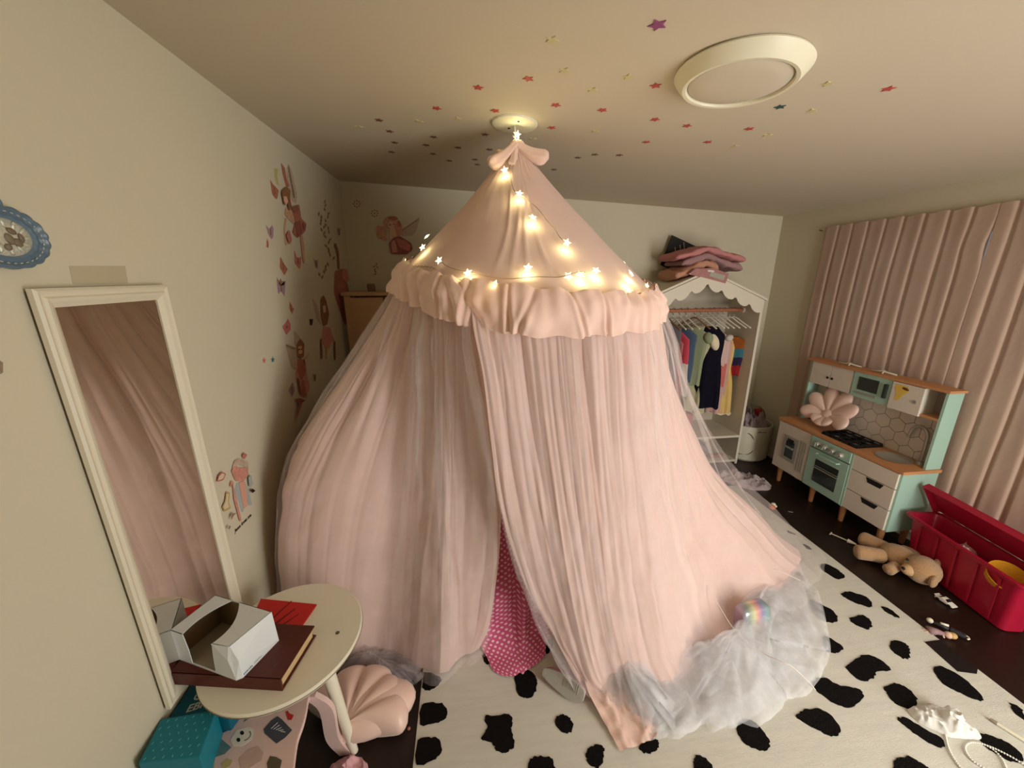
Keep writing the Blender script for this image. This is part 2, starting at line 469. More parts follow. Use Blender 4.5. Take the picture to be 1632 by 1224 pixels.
def surface(i0, i1, nu_seg, nv, off=0.0, amp_t=0.007, amp_b=0.012, seed=0.0, extra=None, fold=True, creases=None, sign=-1.0):
    creases = creases or (CR_FINE + CR_DEEP)
    R = [resample(p, nv) for p in MER]
    cols = []; ths = []
    for k in range(i0, i1):
        n = nu_seg if k < i1 - 1 else nu_seg + 1
        for i in range(n):
            t = i / nu_seg
            a, b, c, d = R[max(k - 1, 0)], R[k], R[k + 1], R[min(k + 2, len(R) - 1)]
            cols.append([cr(a[j], b[j], c[j], d[j], t) for j in range(nv + 1)])
            ths.append(math.radians(lerp(TH[k], TH[k + 1], t)))
    nc = len(cols)
    near = [[c for c in creases if abs(c[0] - th) < 0.14] for th in ths]
    vs = []
    for j in range(nv + 1):
        v = j / nv
        for i in range(nc):
            p = cols[i][j]; th = ths[i]
            q = cols[min(i + 1, nc - 1)][j] - cols[max(i - 1, 0)][j]
            nrm = Vector((-q.y, q.x, 0))
            if nrm.length > 1e-9: nrm.normalize()
            if nrm.dot(Vector((p.x - RC.x, p.y - RC.y, 0))) < 0: nrm = -nrm
            dg = math.degrees(th)
            calm = 1 - 0.70 * math.exp(-((dg + 162) / 18.0) ** 2) * sstep((v - 0.32) / 0.25)
            calm *= 1 - 0.70 * math.exp(-((dg + 400) / 15.0) ** 2) * sstep((v - 0.50) / 0.2)
            a, b = pleat(th, v, seed)
            h = a * amp_t * min(1, v * 8) * max(0.0, 1 - v * 1.2) + b * amp_b * sstep(v * 1.25) * calm + off * min(1, v * 7)
            h += 0.014 * fbm(th * 4 + v * 6, v * 5 - th * 2, 1.1 + seed) * sstep((v - 0.3) / 0.3)
            ce = 0.0
            for (c0, dep, wid, vend, sl_, ph) in near[i]:
                w = wid * (1 + 1.2 * v)
                d = abs(th - c0 - sl_ * v - 0.012 * math.sin(5 * v + ph))
                if d < 4 * w:
                    ce += dep * math.exp(-d / w) * min(1, 0.25 + v * 5) * sstep((vend - v) / 0.30 + 0.25)
            h += sign * ce * calm * (0.8 if v < 0.9 else 0.8 - 5 * (v - 0.9))
            if extra: h += extra(th, v) * min(1, v * 7)
            x = p + nrm * h
            if v > 0.72: x.z += max(0, b) * 0.012 * sstep((v - 0.72) / 0.28) + 0.004
            if fold and v > 0.6:      # gathered overlap lying on the floor at the right
                g = math.exp(-((dg + 398) / 15.0) ** 2)
                vc = 0.865 + 0.0009 * (dg + 398) - 0.00006 * (dg + 398) ** 2
                x.z += g * 0.055 * sstep((v - 0.70) / 0.10) * sstep((vc - v) / 0.016)
            x.z = max(x.z, FLZ); x.x = max(x.x, WL + 0.018)
            vs.append(x)
    fs = [(j * nc + i, j * nc + i + 1, (j + 1) * nc + i + 1, (j + 1) * nc + i) for j in range(nv) for i in range(nc - 1)]
    return MB().add(vs, fs)

can = thing('bed_canopy', 'large pink fabric canopy with ruffle and sheer tulle hanging from ceiling like a tent', 'canopy', (APEX.x, APEX.y, 0.0))
surface(0, len(MER) - 1, 62, 130).build('curtain', M_pink, can, smooth=True, world=True, fix=False)

# cone shaped top
def cone_pt(th, t, out=0.0):
    r = ring(th, RR)
    p = APEX.lerp(r, t)
    sag = -0.012 * math.sin(PI * t)
    n = Vector((math.cos(th), math.sin(th), 0.75)).normalized()
    wr = 0.0045 * fbm(th * 3.0, t * 3, 5) * math.sin(PI * min(1, t * 1.1)) + 0.004 * (1 - abs(math.sin(17 * th + 3 * fbm(th * 2, t * 2, 1)))) * max(0, 1 - t * 3.2) * (1 if t > 0.03 else 0)
    # long press creases on the front of the cone
    for c0, w0 in ((-1.95, 0.010), (-1.80, 0.008), (-1.68, 0.012), (-1.55, 0.007)):
        d = (th - c0 - 0.05 * math.sin(5 * t + c0 * 7))
        wr += 0.005 * math.exp(-(d / 0.018) ** 2) * sstep((t - 0.2) * 4) * sstep((1 - t) * 4)
    return p + n * (sag + wr + out) + Vector((math.cos(th), math.sin(th), 0)) * 0.018 * (1 - t)
NT = 320
MB().grid(lambda u, v: cone_pt(-2 * PI * u, v), NT, 60, cu=True).build('canopy_top', M_pink, can, smooth=True, world=True, fix=False)

# gathered ruffle round the hoop: flat cotton panels broken by slanting creases
random.seed(21)
CRS = []
_a = 0.0
while _a < 2 * PI:
    CRS.append((_a, random.uniform(0.004, 0.021), random.uniform(0.009, 0.026), random.uniform(-0.16, 0.16), random.random()))
    _a += random.uniform(0.05, 0.27)
def ruf(u, v):
    th = 2 * PI * u
    crease = 0.0; gath = 0.0; bulge = 0.0
    for (c0, dep, wid, sl_, kind) in CRS:
        d = (th - c0 - sl_ * v + PI) % (2 * PI) - PI
        if abs(d) > 0.5: continue
        k = math.exp(-abs(d) / wid)
        env = (0.35 + 0.65 * v) if kind < 0.6 else (1 - 0.6 * v)
        crease += dep * k * env
        gath += k * (1 - v) ** 2
        bulge += math.exp(-((abs(d) - 2.2 * wid) / (1.4 * wid)) ** 2) * 0.010 * v
    w = fbm(math.cos(th) * 3.1, math.sin(th) * 3.1, 3.1 + v)
    fall = 0.150 + 0.012 * math.sin(3 * th + 1) - 0.35 * crease + 0.004 * math.sin(29 * th)
    out = 0.020 + 0.052 * math.sin(min(1, v * 1.1) * PI * 0.60) - crease + bulge + 0.026 * w * (0.4 + v) + 0.004 * math.sin(67 * th) * (1 - v)
    return ring(th, RR + max(0.006, out), 0.020 - 0.010 * gath + 0.006 * math.sin(31 * th + 5 * w) * (1 - v) - fall * (v - 0.10 * math.sin(v * PI)))
ro = MB().grid(ruf, 900, 18, cu=True).build('ruffle', M_pink2, can, smooth=True, world=True, fix=False)
def hoop(u): return ring(-2 * PI * u, RR + 0.004, 0.004)
MB().tube([hoop(k / 96) for k in range(96)], 0.008, 8, True).build('hoop', M_pink2, can, smooth=True, world=True)

# bow at the top
def ribbon(path, wid, nrm, mat_, name, par):
    n = len(path)
    b = MB()
    P = [Vector(p) for p in path]
    vs = []
    for k, p in enumerate(P):
        t = (P[min(k + 1, n - 1)] - P[max(k - 1, 0)]).normalized()
        s = Vector(nrm)
        w = wid * (0.45 + 0.55 * math.sin(PI * min(1, (k + 0.6) / (n - 1) * 1.0)) ** 0.6)
        for i in range(9):
            f = i / 8 * 2 - 1
            vs.append(p + s * (f * w / 2) + t.cross(s) * (0.009 * math.sin(f * 9 + k * 0.7) + 0.012 * (1 - f * f)))
    fs = [(k * 9 + i, k * 9 + i + 1, (k + 1) * 9 + i + 1, (k + 1) * 9 + i) for k in range(n - 1) for i in range(8)]
    o = b.add(vs, fs).build(name, mat_, par, smooth=True, world=True, fix=False)
    return o
bow = MB().ell((APEX.x + 0.005, APEX.y - 0.03, APEX.z - 0.005), (0.035, 0.028, 0.026)).build('bow', M_pink2, can, smooth=True, world=True)
BT = Vector((APEX.x, APEX.y - 0.045, APEX.z))
def puff(c0, c1, r0, r1, flat, seed):
    """soft padded bow loop between two points"""
    c0 = Vector(c0); c1 = Vector(c1); ax = (c1 - c0)
    def fn(u, v):
        t = v; a = 2 * PI * u
        r = lerp(r0, r1, sstep(t)) * math.sqrt(max(0.0, 1 - max(0, (t - 0.72) / 0.28) ** 2)) if t > 0.72 else lerp(r0, r1, sstep(t))
        s = ax.normalized().cross(Vector((0, 1, 0))).normalized(); w = ax.normalized().cross(s)
        r *= 1 + 0.10 * math.sin(5 * a + seed + 3 * t)
        return c0 + ax * t + s * (math.cos(a) * r) + w * (math.sin(a) * r * flat) + Vector((0, 0, -0.012 * math.sin(PI * t)))
    return MB().grid(fn, 28, 14, cu=True)
puff(BT, BT + Vector((-0.128, -0.03, -0.098)), 0.018, 0.036, 0.75, 1).build('loop', M_pink2, bow, smooth=True, world=True)
puff(BT, BT + Vector((0.142, -0.02, -0.062)), 0.018, 0.036, 0.75, 3).build('loop', M_pink2, bow, smooth=True, world=True)
puff(BT + Vector((-.01, .02, -.01)), BT + Vector((-0.09, 0.045, -0.03)), 0.012, 0.02, 0.6, 2).build('tail', M_pink2, bow, smooth=True, world=True)
puff(BT + Vector((-.005, -.01, -.02)), BT + Vector((-0.03, -0.05, -0.10)), 0.012, 0.022, 0.5, 5).build('tail', M_pink2, bow, smooth=True, world=True)
MB().tube([APEX + Vector((0, 0, -0.02)), APEX + Vector((0.0, 0, 0.05)), (0.247, 1.95, ceil_z(0.247) - 0.008)], 0.0045, 8).build('cord', M_white, can, smooth=True, world=True)

# sheer tulle over the curtain
def right_extra(th, v): return 0.015 + 0.10 * sstep(v * 1.1) * math.exp(-((math.degrees(th) + 352) / 30.0) ** 2) + 0.012 * fbm(th * 12, v * 6, 7)
def left_extra(th, v): return 0.008 + 0.012 * fbm(th * 12, v * 6, 4) - 0.018 * math.exp(-((math.degrees(th) + 190) / 26.0) ** 2) * sstep((v - .25) / .2)
for (i0, i1, off, sd0, ex, cz) in ((0, 8, 0.016, 3.3, left_extra, TU_1), (10, len(MER) - 1, 0.016, 6.1, right_extra, TU_1),
                                  (0, 3, 0.034, 9.3, left_extra, TU_2), (15, len(MER) - 1, 0.034, 12.1, left_extra, TU_2)):
    surface(i0, i1, 44, 56, off, 0.010, 0.022, sd0, ex, True, cz, 1.0).build('tulle_panel', M_tulle, can, smooth=True, world=True, fix=False)

# pooled tulle on the rug
def pool(poly_px, hmax, seed, nr=34, na=110, z0=0.02, inner=None):
    pts = [at_z(px, py, z0) for px, py in poly_px]
    n = len(pts)
    c = sum(pts, Vector()) / n if inner is None else at_z(inner[0], inner[1], z0)
    def rim(a):
        t = (a % 1.0) * n; k = int(t) % n; f = t - int(t)
        return cr(pts[(k - 1) % n], pts[k], pts[(k + 1) % n], pts[(k + 2) % n], f)
    def fn(u, v):
        e = rim(u); r = v
        p = c.lerp(e, r)
        x, y = p.x, p.y
        ca, sa = math.cos(seed), math.sin(seed)
        xa, ya = x * ca - y * sa, x * sa + y * ca
        low = 0.5 + 0.9 * fbm(x * 2.6 + seed, y * 2.6, seed)
        rid = (1 - min(1, 3.0 * abs(fbm(xa * 2.2 + seed, ya * 6.5, seed * 2)))) ** 2
        h = hmax * (1 - r ** 2.6) * max(0.12, low) + 0.016 * (1 - r ** 5) * rid + 0.004 * fbm(x * 31, y * 31, seed) * (1 - r ** 5) + 0.004
        edge_w = 0.045 * fbm(math.cos(2 * PI * u) * 4, math.sin(2 * PI * u) * 4, seed)
        h += 0.020 * (r ** 6) * (1 - r ** 30) * (0.5 + 0.5 * math.sin(2 * PI * u * 17 + 5 * math.sin(2 * PI * u * 3 + seed)))
        return Vector((x + edge_w * r, y + edge_w * r, z0 + max(0.0015, h * (1 if r < 1 else 0.1))))
    return MB().grid(fn, na, nr, cu=True)
PR = [(1232, 900), (1262, 890), (1290, 925), (1316, 1005), (1318, 1060), (1290, 1098), (1235, 1128), (1165, 1155), (1090, 1172), (1040, 1166), (985, 1120), (985, 1070), (1040, 1075), (1115, 1050), (1165, 1005), (1195, 950)]
_rp = random.Random(4)
for (sc0, hh, sd0, jt) in ((0.0, 0.055, 1.7, 4), (0.05, 0.085, 4.9, 16), (0.12, 0.115, 2.3, 18), (0.22, 0.060, 7.7, 20)):
    pool([(x + (1170 - x) * sc0 + _rp.uniform(-jt, jt), y + (1068 - y) * sc0 + _rp.uniform(-jt, jt) * .7) for x, y in PR], hh, sd0).build('tulle_pool', M_tulle_pool, can, smooth=True, world=True, fix=False)
PF = [(885, 985), (930, 972), (975, 1000), (1010, 1060), (1062, 1108), (1080, 1160), (1045, 1166), (1000, 1130), (950, 1095), (915, 1062), (893, 1020)]
pool(PF, 0.10, 8.2, 24, 90, 0.026).build('tulle_pool', M_tulle_pool, can, smooth=True, world=True, fix=False)
pool([(x + (985 - x) * 0.2, y + (1070 - y) * 0.2) for x, y in PF], 0.12, 3.7, 24, 90, 0.026).build('tulle_pool', M_tulle_pool, can, smooth=True, world=True, fix=False)
PL = [(545, 1040), (590, 1018), (640, 1035), (672, 1062), (668, 1086), (640, 1098), (600, 1100), (560, 1090), (535, 1070)]
pool(PL, 0.085, 2.6, 22, 90, 0.012).build('tulle_pool', M_tulle_grey, can, smooth=True, world=True, fix=False)
pool([(x + (605 - x) * 0.15, y + (1062 - y) * 0.15) for x, y in PL], 0.12, 6.6, 22, 90, 0.012).build('tulle_pool', M_tulle_grey, can, smooth=True, world=True, fix=False)
# stitched hem threads of the tulle
def hemline(px, name='tulle_hem', r=0.0016):
    pts = [Vector(p) for p in px]
    P = resample(pts, 40)
    return MB().tube(P, r, 5).build(name, M_tulle_pool, can, smooth=True, world=True)
M_thread = pm('hem_thread', (236, 226, 220), 0.8)
def hem(pxz): 
    P = resample([at_z(a, b, z) for a, b, z in pxz], 44)
    MB().tube(P, 0.0017, 5).build('tulle_hem', M_thread, can, smooth=True, world=True)
hem([(1098, 880, .30), (1140, 955, .16), (1172, 1005, .11), (1215, 1040, .10), (1240, 1052, .12), (1262, 1062, .12), (1290, 1088, .05), (1300, 1100, .02)])
hem([(1150, 880, .20), (1195, 900, .15), (1240, 910, .10), (1275, 925, .06)])

# pink hem corner lying on the rug in front of the tulle
FP = [[(925, 1085), (960, 1075), (1005, 1090)], [(945, 1125), (985, 1120), (1030, 1130)], [(968, 1162), (1005, 1158), (1046, 1158)], [(988, 1198), (1015, 1190), (1046, 1176)]]
FPW = [[at_z(a, b, 0.022) for a, b in row] for row in FP]
def flap(u, v):
    rows = [resample(r, 16) for r in FPW]
    return None
_rows = [resample(r, 24) for r in FPW]
_cols = [resample([_rows[k][i] for k in range(4)], 24) for i in range(25)]
def flap(u, v):
    p = _cols[round(u * 24)][round(v * 24)].copy()
    p.z += 0.020 * (1 - abs(math.sin(u * PI * 2.6 + v * 1.5 + 2 * fbm(u * 2, v * 3, 1)))) * (1 - 0.5 * v) + 0.010 * abs(fbm(u * 6, v * 5, 3)) + 0.03 * (1 - v) ** 2
    return p
MB().grid(flap, 24, 24).build('hem_corner', M_pink2, can, smooth=True, world=True, fix=False)

# ------------------------------------------------------------------ ceiling rose the canopy hangs from
cr_ = thing('ceiling_rose', 'round white plastic hook plate on ceiling above the pink canopy', 'ceiling plate', (0.247, 1.95, ceil_z(0.247)))
TILT = Matrix.Rotation(math.atan(RAKE), 3, 'Y')
MB().lathe([(0.0, -0.010), (0.085, -0.010), (0.100, -0.007), (0.104, -0.001), (0.104, 0.0)], 48, rot=TILT).build('plate', M_white, cr_, smooth='auto')
for k, (dx, dy) in enumerate(((0.01, -0.055), (-0.022, 0.03))):
    MB().lathe([(0.0, -0.0125), (0.005, -0.0125), (0.006, -0.0102)], 12, c=(dx, dy, 0), rot=TILT).build('screw', pm('dark_screw', (60, 55, 50), 0.5), cr_)
MB().tube([(0, 0, -0.008), (0.0, 0.004, -0.03), (0.004, 0, -0.05), (-0.004, 0, -0.058), (-0.008, 0, -0.048)], 0.003, 8).build('hook', M_white, cr_, smooth=True)

# ------------------------------------------------------------------ ceiling lamp (off)
lp = thing('ceiling_lamp', 'large round cream ceiling lamp switched off above the spotted rug', 'ceiling lamp', (0.885, 1.335, ceil_z(0.885)))
M_lamp = pm('lamp_enamel', (228, 222, 196), 0.4, 0.02, 4)
M_diff = pm('lamp_diffuser', (206, 196, 176), 0.55, 0.02, 4)
MB().lathe([(0.150, -0.001), (0.190, -0.002), (0.194, -0.008), (0.190, -0.014), (0.172, -0.036), (0.164, -0.044), (0.154, -0.043), (0.150, -0.037), (0.150, -0.02)], 72, rot=TILT).build('rim', M_lamp, lp, smooth='auto')
MB().lathe([(0.1495, -0.034), (0.140, -0.039), (0.10, -0.043), (0.05, -0.0455), (0.001, -0.046)], 64, rot=TILT).build('diffuser', M_diff, lp, smooth=True)

# ------------------------------------------------------------------ star shapes
def star_poly(r, ri=0.45, rot=0.0):
    return [((r if k % 2 == 0 else r * ri) * math.sin(rot + k * PI / 5), (r if k % 2 == 0 else r * ri) * math.cos(rot + k * PI / 5)) for k in range(10)]
SM = {
    'purple': pm('sticker_purple', (142, 74, 120), 0.5), 'red': pm('sticker_red', (190, 84, 76), 0.5), 'teal': pm('sticker_teal', (50, 84, 84), 0.5),
    'yellow': pm('sticker_yellow', (206, 194, 146), 0.5), 'brown': pm('sticker_brown', (120, 84, 66), 0.5)}
CEIL_STARS = {
    'purple': [(1048, 39)], 'teal': [(1243, 170)],
    'red': [(842, 125), (762, 139), (886, 167), (960, 175), (1045, 136), (789, 176), (696, 172), (1044, 190), (879, 203), (1095, 200), (1194, 205), (1128, 226), (1416, 141), (1030, 226)],
    'yellow': [(880, 63), (900, 112), (1002, 122), (945, 143), (1320, 133), (1295, 176), (949, 209), (729, 189), (668, 193), (1223, 215), (849, 221), (572, 202), (1172, 233)],
    'brown': [(604, 191), (691, 218), (773, 214), (621, 209), (629, 227), (679, 231), (624, 242), (690, 245), (716, 256), (730, 235), (757, 254), (761, 262), (780, 238), (921, 251), (948, 246), (987, 247), (883, 270)]}
LAB = {'purple': 'purple star sticker on the ceiling left of the ceiling lamp', 'teal': 'dark teal star sticker on the ceiling in front of the lamp',
       'red': 'small red star sticker on the ceiling', 'yellow': 'pale yellow glow star stuck on the ceiling', 'brown': 'dark brownish star sticker on the ceiling around the canopy'}
ORD = ['leftmost', 'second from left', 'third from left', 'fourth from left', 'fifth from left', 'sixth from left', 'seventh from left', 'eighth from left', 'ninth from left', 'tenth from left', 'eleventh from left', 'twelfth from left', 'thirteenth from left', 'fourteenth from left', 'fifteenth from left', 'sixteenth from left', 'rightmost']
for colr, lst in CEIL_STARS.items():
    lst = sorted(lst)
    for kk, (px, py) in enumerate(lst):
        p = at_ceil(px, py)
        a = random.random() * 6
        r = 0.026 if colr in ('purple',) else 0.021
        s = MB().prism([(x, y, 0.0) for x, y in star_poly(r, 0.5, a)], (0, 0, -0.002)).build('star_sticker', SM[colr])
        s.location = (p.x, p.y, p.z - 0.0003)
        s.rotation_euler = (0, math.atan(RAKE), 0)
        lab = LAB[colr]
        if len(lst) > 1: lab = lab + ', ' + (ORD[kk] if kk < len(lst) - 1 else 'rightmost') + ' of its colour'
        tag(s, lab, 'sticker', 'star stickers on the ceiling')

# ------------------------------------------------------------------ fairy string lights on the canopy
def emit_mat(name, col, st):
    mt = bpy.data.materials.new(name); mt.use_nodes = True
    b = mt.node_tree.nodes['Principled BSDF']
    nz = mt.node_tree.nodes.new('ShaderNodeTexNoise'); nz.inputs['Scale'].default_value = 40
    mx = mt.node_tree.nodes.new('ShaderNodeMix'); mx.data_type = 'RGBA'
    mx.inputs['A'].default_value = list(col) + [1]; mx.inputs['B'].default_value = [c * 0.9 for c in col] + [1]
    mt.node_tree.links.new(nz.outputs['Fac'], mx.inputs['Factor'])
    mt.node_tree.links.new(mx.outputs['Result'], b.inputs['Emission Color'])
    b.inputs['Base Color'].default_value = (0.9, 0.85, 0.6, 1)
    b.inputs['Emission Strength'].default_value = st
    return mt
M_star = emit_mat('star_bulb_glow', (1.0, 0.97, 0.62), 1.7)
M_wire = pm('fairy_wire', (176, 150, 128), 0.4, metal=0.3)
import itertools
_grid = []
for i in range(220):
    th = math.radians(-200 + 240 * i / 219)
    for j in range(70):
        t = 0.05 + 1.0 * j / 69
        p = APEX.lerp(ring(th), t) + Vector((math.cos(th), math.sin(th), 0.75)).normalized() * 0.012
        q = p - CAMP
        ix = _r.x * q.x + _d.x * q.y + _u.x * q.z; iy = _r.y * q.x + _d.y * q.y + _u.y * q.z; iz = _r.z * q.x + _d.z * q.y + _u.z * q.z
        _grid.append((816 + FPX * ix / iz, 612 + FPX * iy / iz, th, t))
def on_cone(px, py, out=0.016):
    g = min(_grid, key=lambda a: (a[0] - px) ** 2 + (a[1] - py) ** 2)
    th, t = g[2], g[3]
    n = Vector((math.cos(th), math.sin(th), 0.75)).normalized()
    return APEX.lerp(ring(th), t) + n * out, n
sl = thing('string_lights', 'warm white star fairy lights strung round the pink canopy top', 'string lights', (APEX.x, APEX.y, RC.z))
W1 = [(683, 392), (700, 412), (725, 428), (760, 436), (795, 446), (840, 440), (885, 440), (930, 434), (965, 430), (1000, 440)]
W2 = [(1000, 440), (965, 428), (930, 408), (905, 390), (880, 360), (855, 330), (835, 312), (822, 308), (815, 288), (812, 268), (818, 245)]
W3 = [(655, 425), (690, 425), (700, 445), (730, 455)]
for w in (W1, W2, W3):
    P = resample([on_cone(a, b, 0.010)[0] for a, b in w], 70)
    P = [p + Vector((0, 0, 0.0025 * math.sin(k * 1.3))) for k, p in enumerate(P)]
    MB().tube(P, 0.0017, 5).build('wire', M_wire, sl, smooth=True, world=True)
STARS = [(683, 379, 0), (677, 396, 1), (702, 419, 0), (747, 436, 1), (791, 456, 1), (840, 430, 1), (806, 275, 1), (827, 313, 1), (850, 350, 1), (902, 389, 1), (905, 441, 0), (922, 441, 1),
         (947, 433, 1), (965, 436, 1), (991, 421, 1), (997, 428, 0), (1002, 438, 1), (998, 450, 1), (1031, 456, 0), (1028, 474, 1), (1030, 490, 1), (822, 222, 1), (640, 412, 0)]
pl = bpy.data.lights.new('star_bulb_light', 'POINT'); pl.energy = 0.2; pl.color = (1.0, 0.92, 0.42); pl.shadow_soft_size = 0.008
for k, (px, py, on) in enumerate(STARS):
    if px > 1020:
        p = at_y(px, py, 1.665 if py < 460 else 1.645); n = Vector((0.55, -0.8, 0.2)).normalized(); p = p + n * 0.0
    elif (px, py) == (822, 222):
        p = APEX + Vector((0.004, -0.03, 0.040)); n = Vector((0, -0.8, 0.3)).normalized()
    else:
        p, n = on_cone(px, py, 0.022)
    n2 = (n + Vector((0, -0.4, 0.0)) + Vector((random.uniform(-.4, .4), random.uniform(-.4, .4), random.uniform(-.4, .4)))).normalized()
    M = n2.to_track_quat('Z', 'Y').to_matrix()
    poly = star_poly(0.0185, 0.48, random.random() * 6)
    b = MB()
    pts = [M @ Vector((x, y, 0)) for x, y in poly]
    top = p + n2 * 0.005; bot = p - n2 * 0.005
    vs = [p + q for q in pts] + [top, bot]
    fs = [(i, (i + 1) % 10, 10) for i in range(10)] + [((i + 1) % 10, i, 11) for i in range(10)]
    b.add(vs, fs).build('star_bulb', M_star, sl, world=True)
    if on:
        lo_ = bpy.data.objects.new('star_bulb_light', pl); COL.objects.link(lo_)
        lo_.location = p + n * 0.010 + Vector((0, 0, -0.016))

# ------------------------------------------------------------------ rug
M_rug = pm('rug_pile', (222, 219, 206), 0.95, 0.10, 5, 0.5, 110, stretch=(1.2, 12, 4), spec=0.05)
M_spot = pm('rug_black_pile', (24, 21, 20), 0.95, 0.3, 60, 0.6, 160, spec=0.05)
RX0, RX1, RY0, RY1 = -0.245, 2.205, 0.35, 2.62
rug = thing('rug', 'cream woven rug with black dalmatian spots under the pink canopy', 'rug', ((RX0 + RX1) / 2, (RY0 + RY1) / 2, 0))
MB().bb(RX0, RX1, RY0, RY1, 0.0, 0.012).build('pile', M_rug, rug, world=True, bevel=0.003)
SPOTS = [
 [(677,1072),(704,1081),(691,1097),(675,1099)], [(672,1125),(701,1120),(712,1129),(711,1143),(699,1150),(671,1155)],
 [(667,1179),(687,1176),(700,1178),(704,1193),(695,1208),(664,1219)],
 [(772,1141),(790,1140),(812,1138),(817,1151),(814,1161),(819,1178),(818,1190),(803,1199),(791,1195),(785,1184),(767,1177),(776,1161)],
 [(820,1083),(825,1069),(838,1065),(852,1075),(856,1090),(851,1106),(838,1112),(827,1107)],
 [(885,1149),(892,1140),(904,1141),(913,1152),(910,1166),(895,1165)],
 [(934,1202),(941,1190),(959,1188),(963,1198),(959,1217),(950,1224),(939,1217)],
 [(842,1214),(853,1206),(875,1206),(883,1217),(884,1236),(845,1236)],
 [(868,1016),(878,1015),(880,1031),(870,1041)], [(769,1048),(775,1041),(782,1056),(776,1058)],
 [(1018,1190),(1037,1177),(1049,1181),(1048,1192),(1035,1200),(1024,1198)],
 [(1105,1214),(1109,1204),(1123,1207),(1136,1222),(1138,1234),(1109,1234)],
 [(1175,1154),(1192,1146),(1210,1158),(1226,1181),(1219,1195),(1194,1190),(1179,1174)],
 [(1270,1138),(1286,1130),(1309,1131),(1329,1145),(1340,1167),(1326,1173),(1304,1163),(1275,1148)],
 [(1295,1089),(1311,1079),(1340,1093),(1369,1098),(1375,1111),(1356,1127),(1329,1120),(1301,1100)],
 [(1349,1064),(1363,1050),(1382,1044),(1404,1052),(1421,1068),(1398,1070),(1390,1082),(1369,1083)],
 [(1312,1014),(1334,1024),(1344,1034),(1333,1040),(1316,1036)],
 [(1419,1025),(1428,1020),(1445,1027),(1451,1040),(1447,1050),(1434,1046),(1422,1036)],
 [(1355,986),(1372,980),(1387,988),(1390,998),(1381,1002),(1363,995)],
 [(1290,957),(1309,963),(1330,976),(1335,989),(1318,991),(1297,979)],
 [(1342,946),(1354,943),(1381,952),(1390,963),(1384,967),(1363,960),(1345,951)],
 [(1308,900),(1321,900),(1339,911),(1346,919),(1333,922),(1312,909)],
 [(1406,967),(1416,969),(1433,982),(1428,983),(1410,973)],
 [(1248,873),(1262,875),(1269,887),(1268,894),(1260,894),(1253,884)],
 [(1264,910),(1276,915),(1282,926),(1273,922)], [(1281,867),(1291,872),(1293,876),(1284,872)],
 [(1410,1095),(1425,1088),(1446,1096),(1461,1113),(1458,1125),(1446,1129),(1425,1119),(1413,1104)],
 [(1488,1067),(1503,1063),(1535,1080),(1565,1110),(1559,1116),(1532,1105),(1503,1089)],
 [(1611,1120),(1629,1131),(1634,1148),(1616,1134)],
 [(1431,1145),(1446,1145),(1476,1163),(1501,1177),(1500,1192),(1473,1178),(1446,1160)],
 [(1558,1169),(1577,1172),(1607,1184),(1630,1206),(1621,1215),(1589,1202),(1565,1184)],
 [(1425,1215),(1446,1205),(1464,1214),(1482,1226),(1482,1241),(1434,1241)],
 [(1212,834),(1218,835),(1229,845),(1225,846)], [(1254,845),(1262,848),(1268,852),(1258,849)]]
for k, poly in enumerate(SPOTS):
    P = [at_z(a, b, 0.0142) for a, b in poly]; n = len(P); Q = []
    for i in range(n):
        for j in range(5):
            q = cr(P[(i - 1) % n], P[i], P[(i + 1) % n], P[(i + 2) % n], j / 5)
            q = q + Vector((random.uniform(-1, 1), random.uniform(-1, 1), 0)) * 0.0035
            q.x = min(max(q.x, RX0 + 0.004), RX1 - 0.004); q.z = 0.0115
            Q.append(q)
    MB().prism(Q, (0, 0, 0.0032)).build('spot', M_spot, rug, world=True)
# ------------------------------------------------------------------ mirror on the left wall
M_mir = pm('mirror_silver', (226, 222, 214), 0.015, 0.0, 2, metal=1.0)
M_frame = pm('mirror_frame_white', (224, 216, 194), 0.45, 0.04, 5)
mr = thing('wall_mirror', 'tall narrow white framed mirror on the left wall above side table', 'mirror', (WL, 1.18, 0.42))
MY0, MY1, MZ0, MZ1 = 0.962, 1.353, 0.452, 1.677
FWID = 0.043
M_back = pm('mirror_backing', (120, 108, 90), 0.8)
MB().bb(WL + 0.002, WL + 0.010, MY0 + 0.006, MY1 - 0.006, MZ0 + 0.006, MZ1 - 0.006).build('backing', M_back, mr, world=True)
MB().bb(WL + 0.0105, WL + 0.013, MY0 + FWID - 0.004, MY1 - FWID + 0.004, MZ0 + FWID - 0.004, MZ1 - FWID + 0.004).build('glass', M_mir, mr, world=True)
prof = [(0.0, 0.0105), (0.0, 0.022), (0.006, 0.026), (0.014, 0.022), (0.018, 0.022), (0.022, 0.026), (0.030, 0.024), (FWID, 0.016), (FWID, 0.0135)]
def rail(a, b, inw, name):
    """mitred moulding from corner a to corner b; inw = inward unit vector in the wall plane"""
    a = Vector(a); b = Vector(b); t = (b - a).normalized(); inw = Vector(inw)
    n = len(prof); vs = []
    for (w, h) in prof: vs.append(a + inw * w + t * w + Vector((h, 0, 0)))
    for (w, h) in prof: vs.append(b + inw * w - t * w + Vector((h, 0, 0)))
    fs = [(i, i + 1, n + i + 1, n + i) for i in range(n - 1)] + [(n - 1, 0, n, 2 * n - 1), tuple(range(n)), tuple(range(2 * n - 1, n - 1, -1))]
    MB().add(vs, fs).build(name, M_frame, mr, world=True)
rail((WL, MY0, MZ0), (WL, MY0, MZ1), (0, 1, 0), 'frame_side'); rail((WL, MY1, MZ0), (WL, MY1, MZ1), (0, -1, 0), 'frame_side')
rail((WL, MY0, MZ1), (WL, MY1, MZ1), (0, 0, -1), 'frame_top'); rail((WL, MY0, MZ0), (WL, MY1, MZ0), (0, 0, 1), 'frame_bottom')

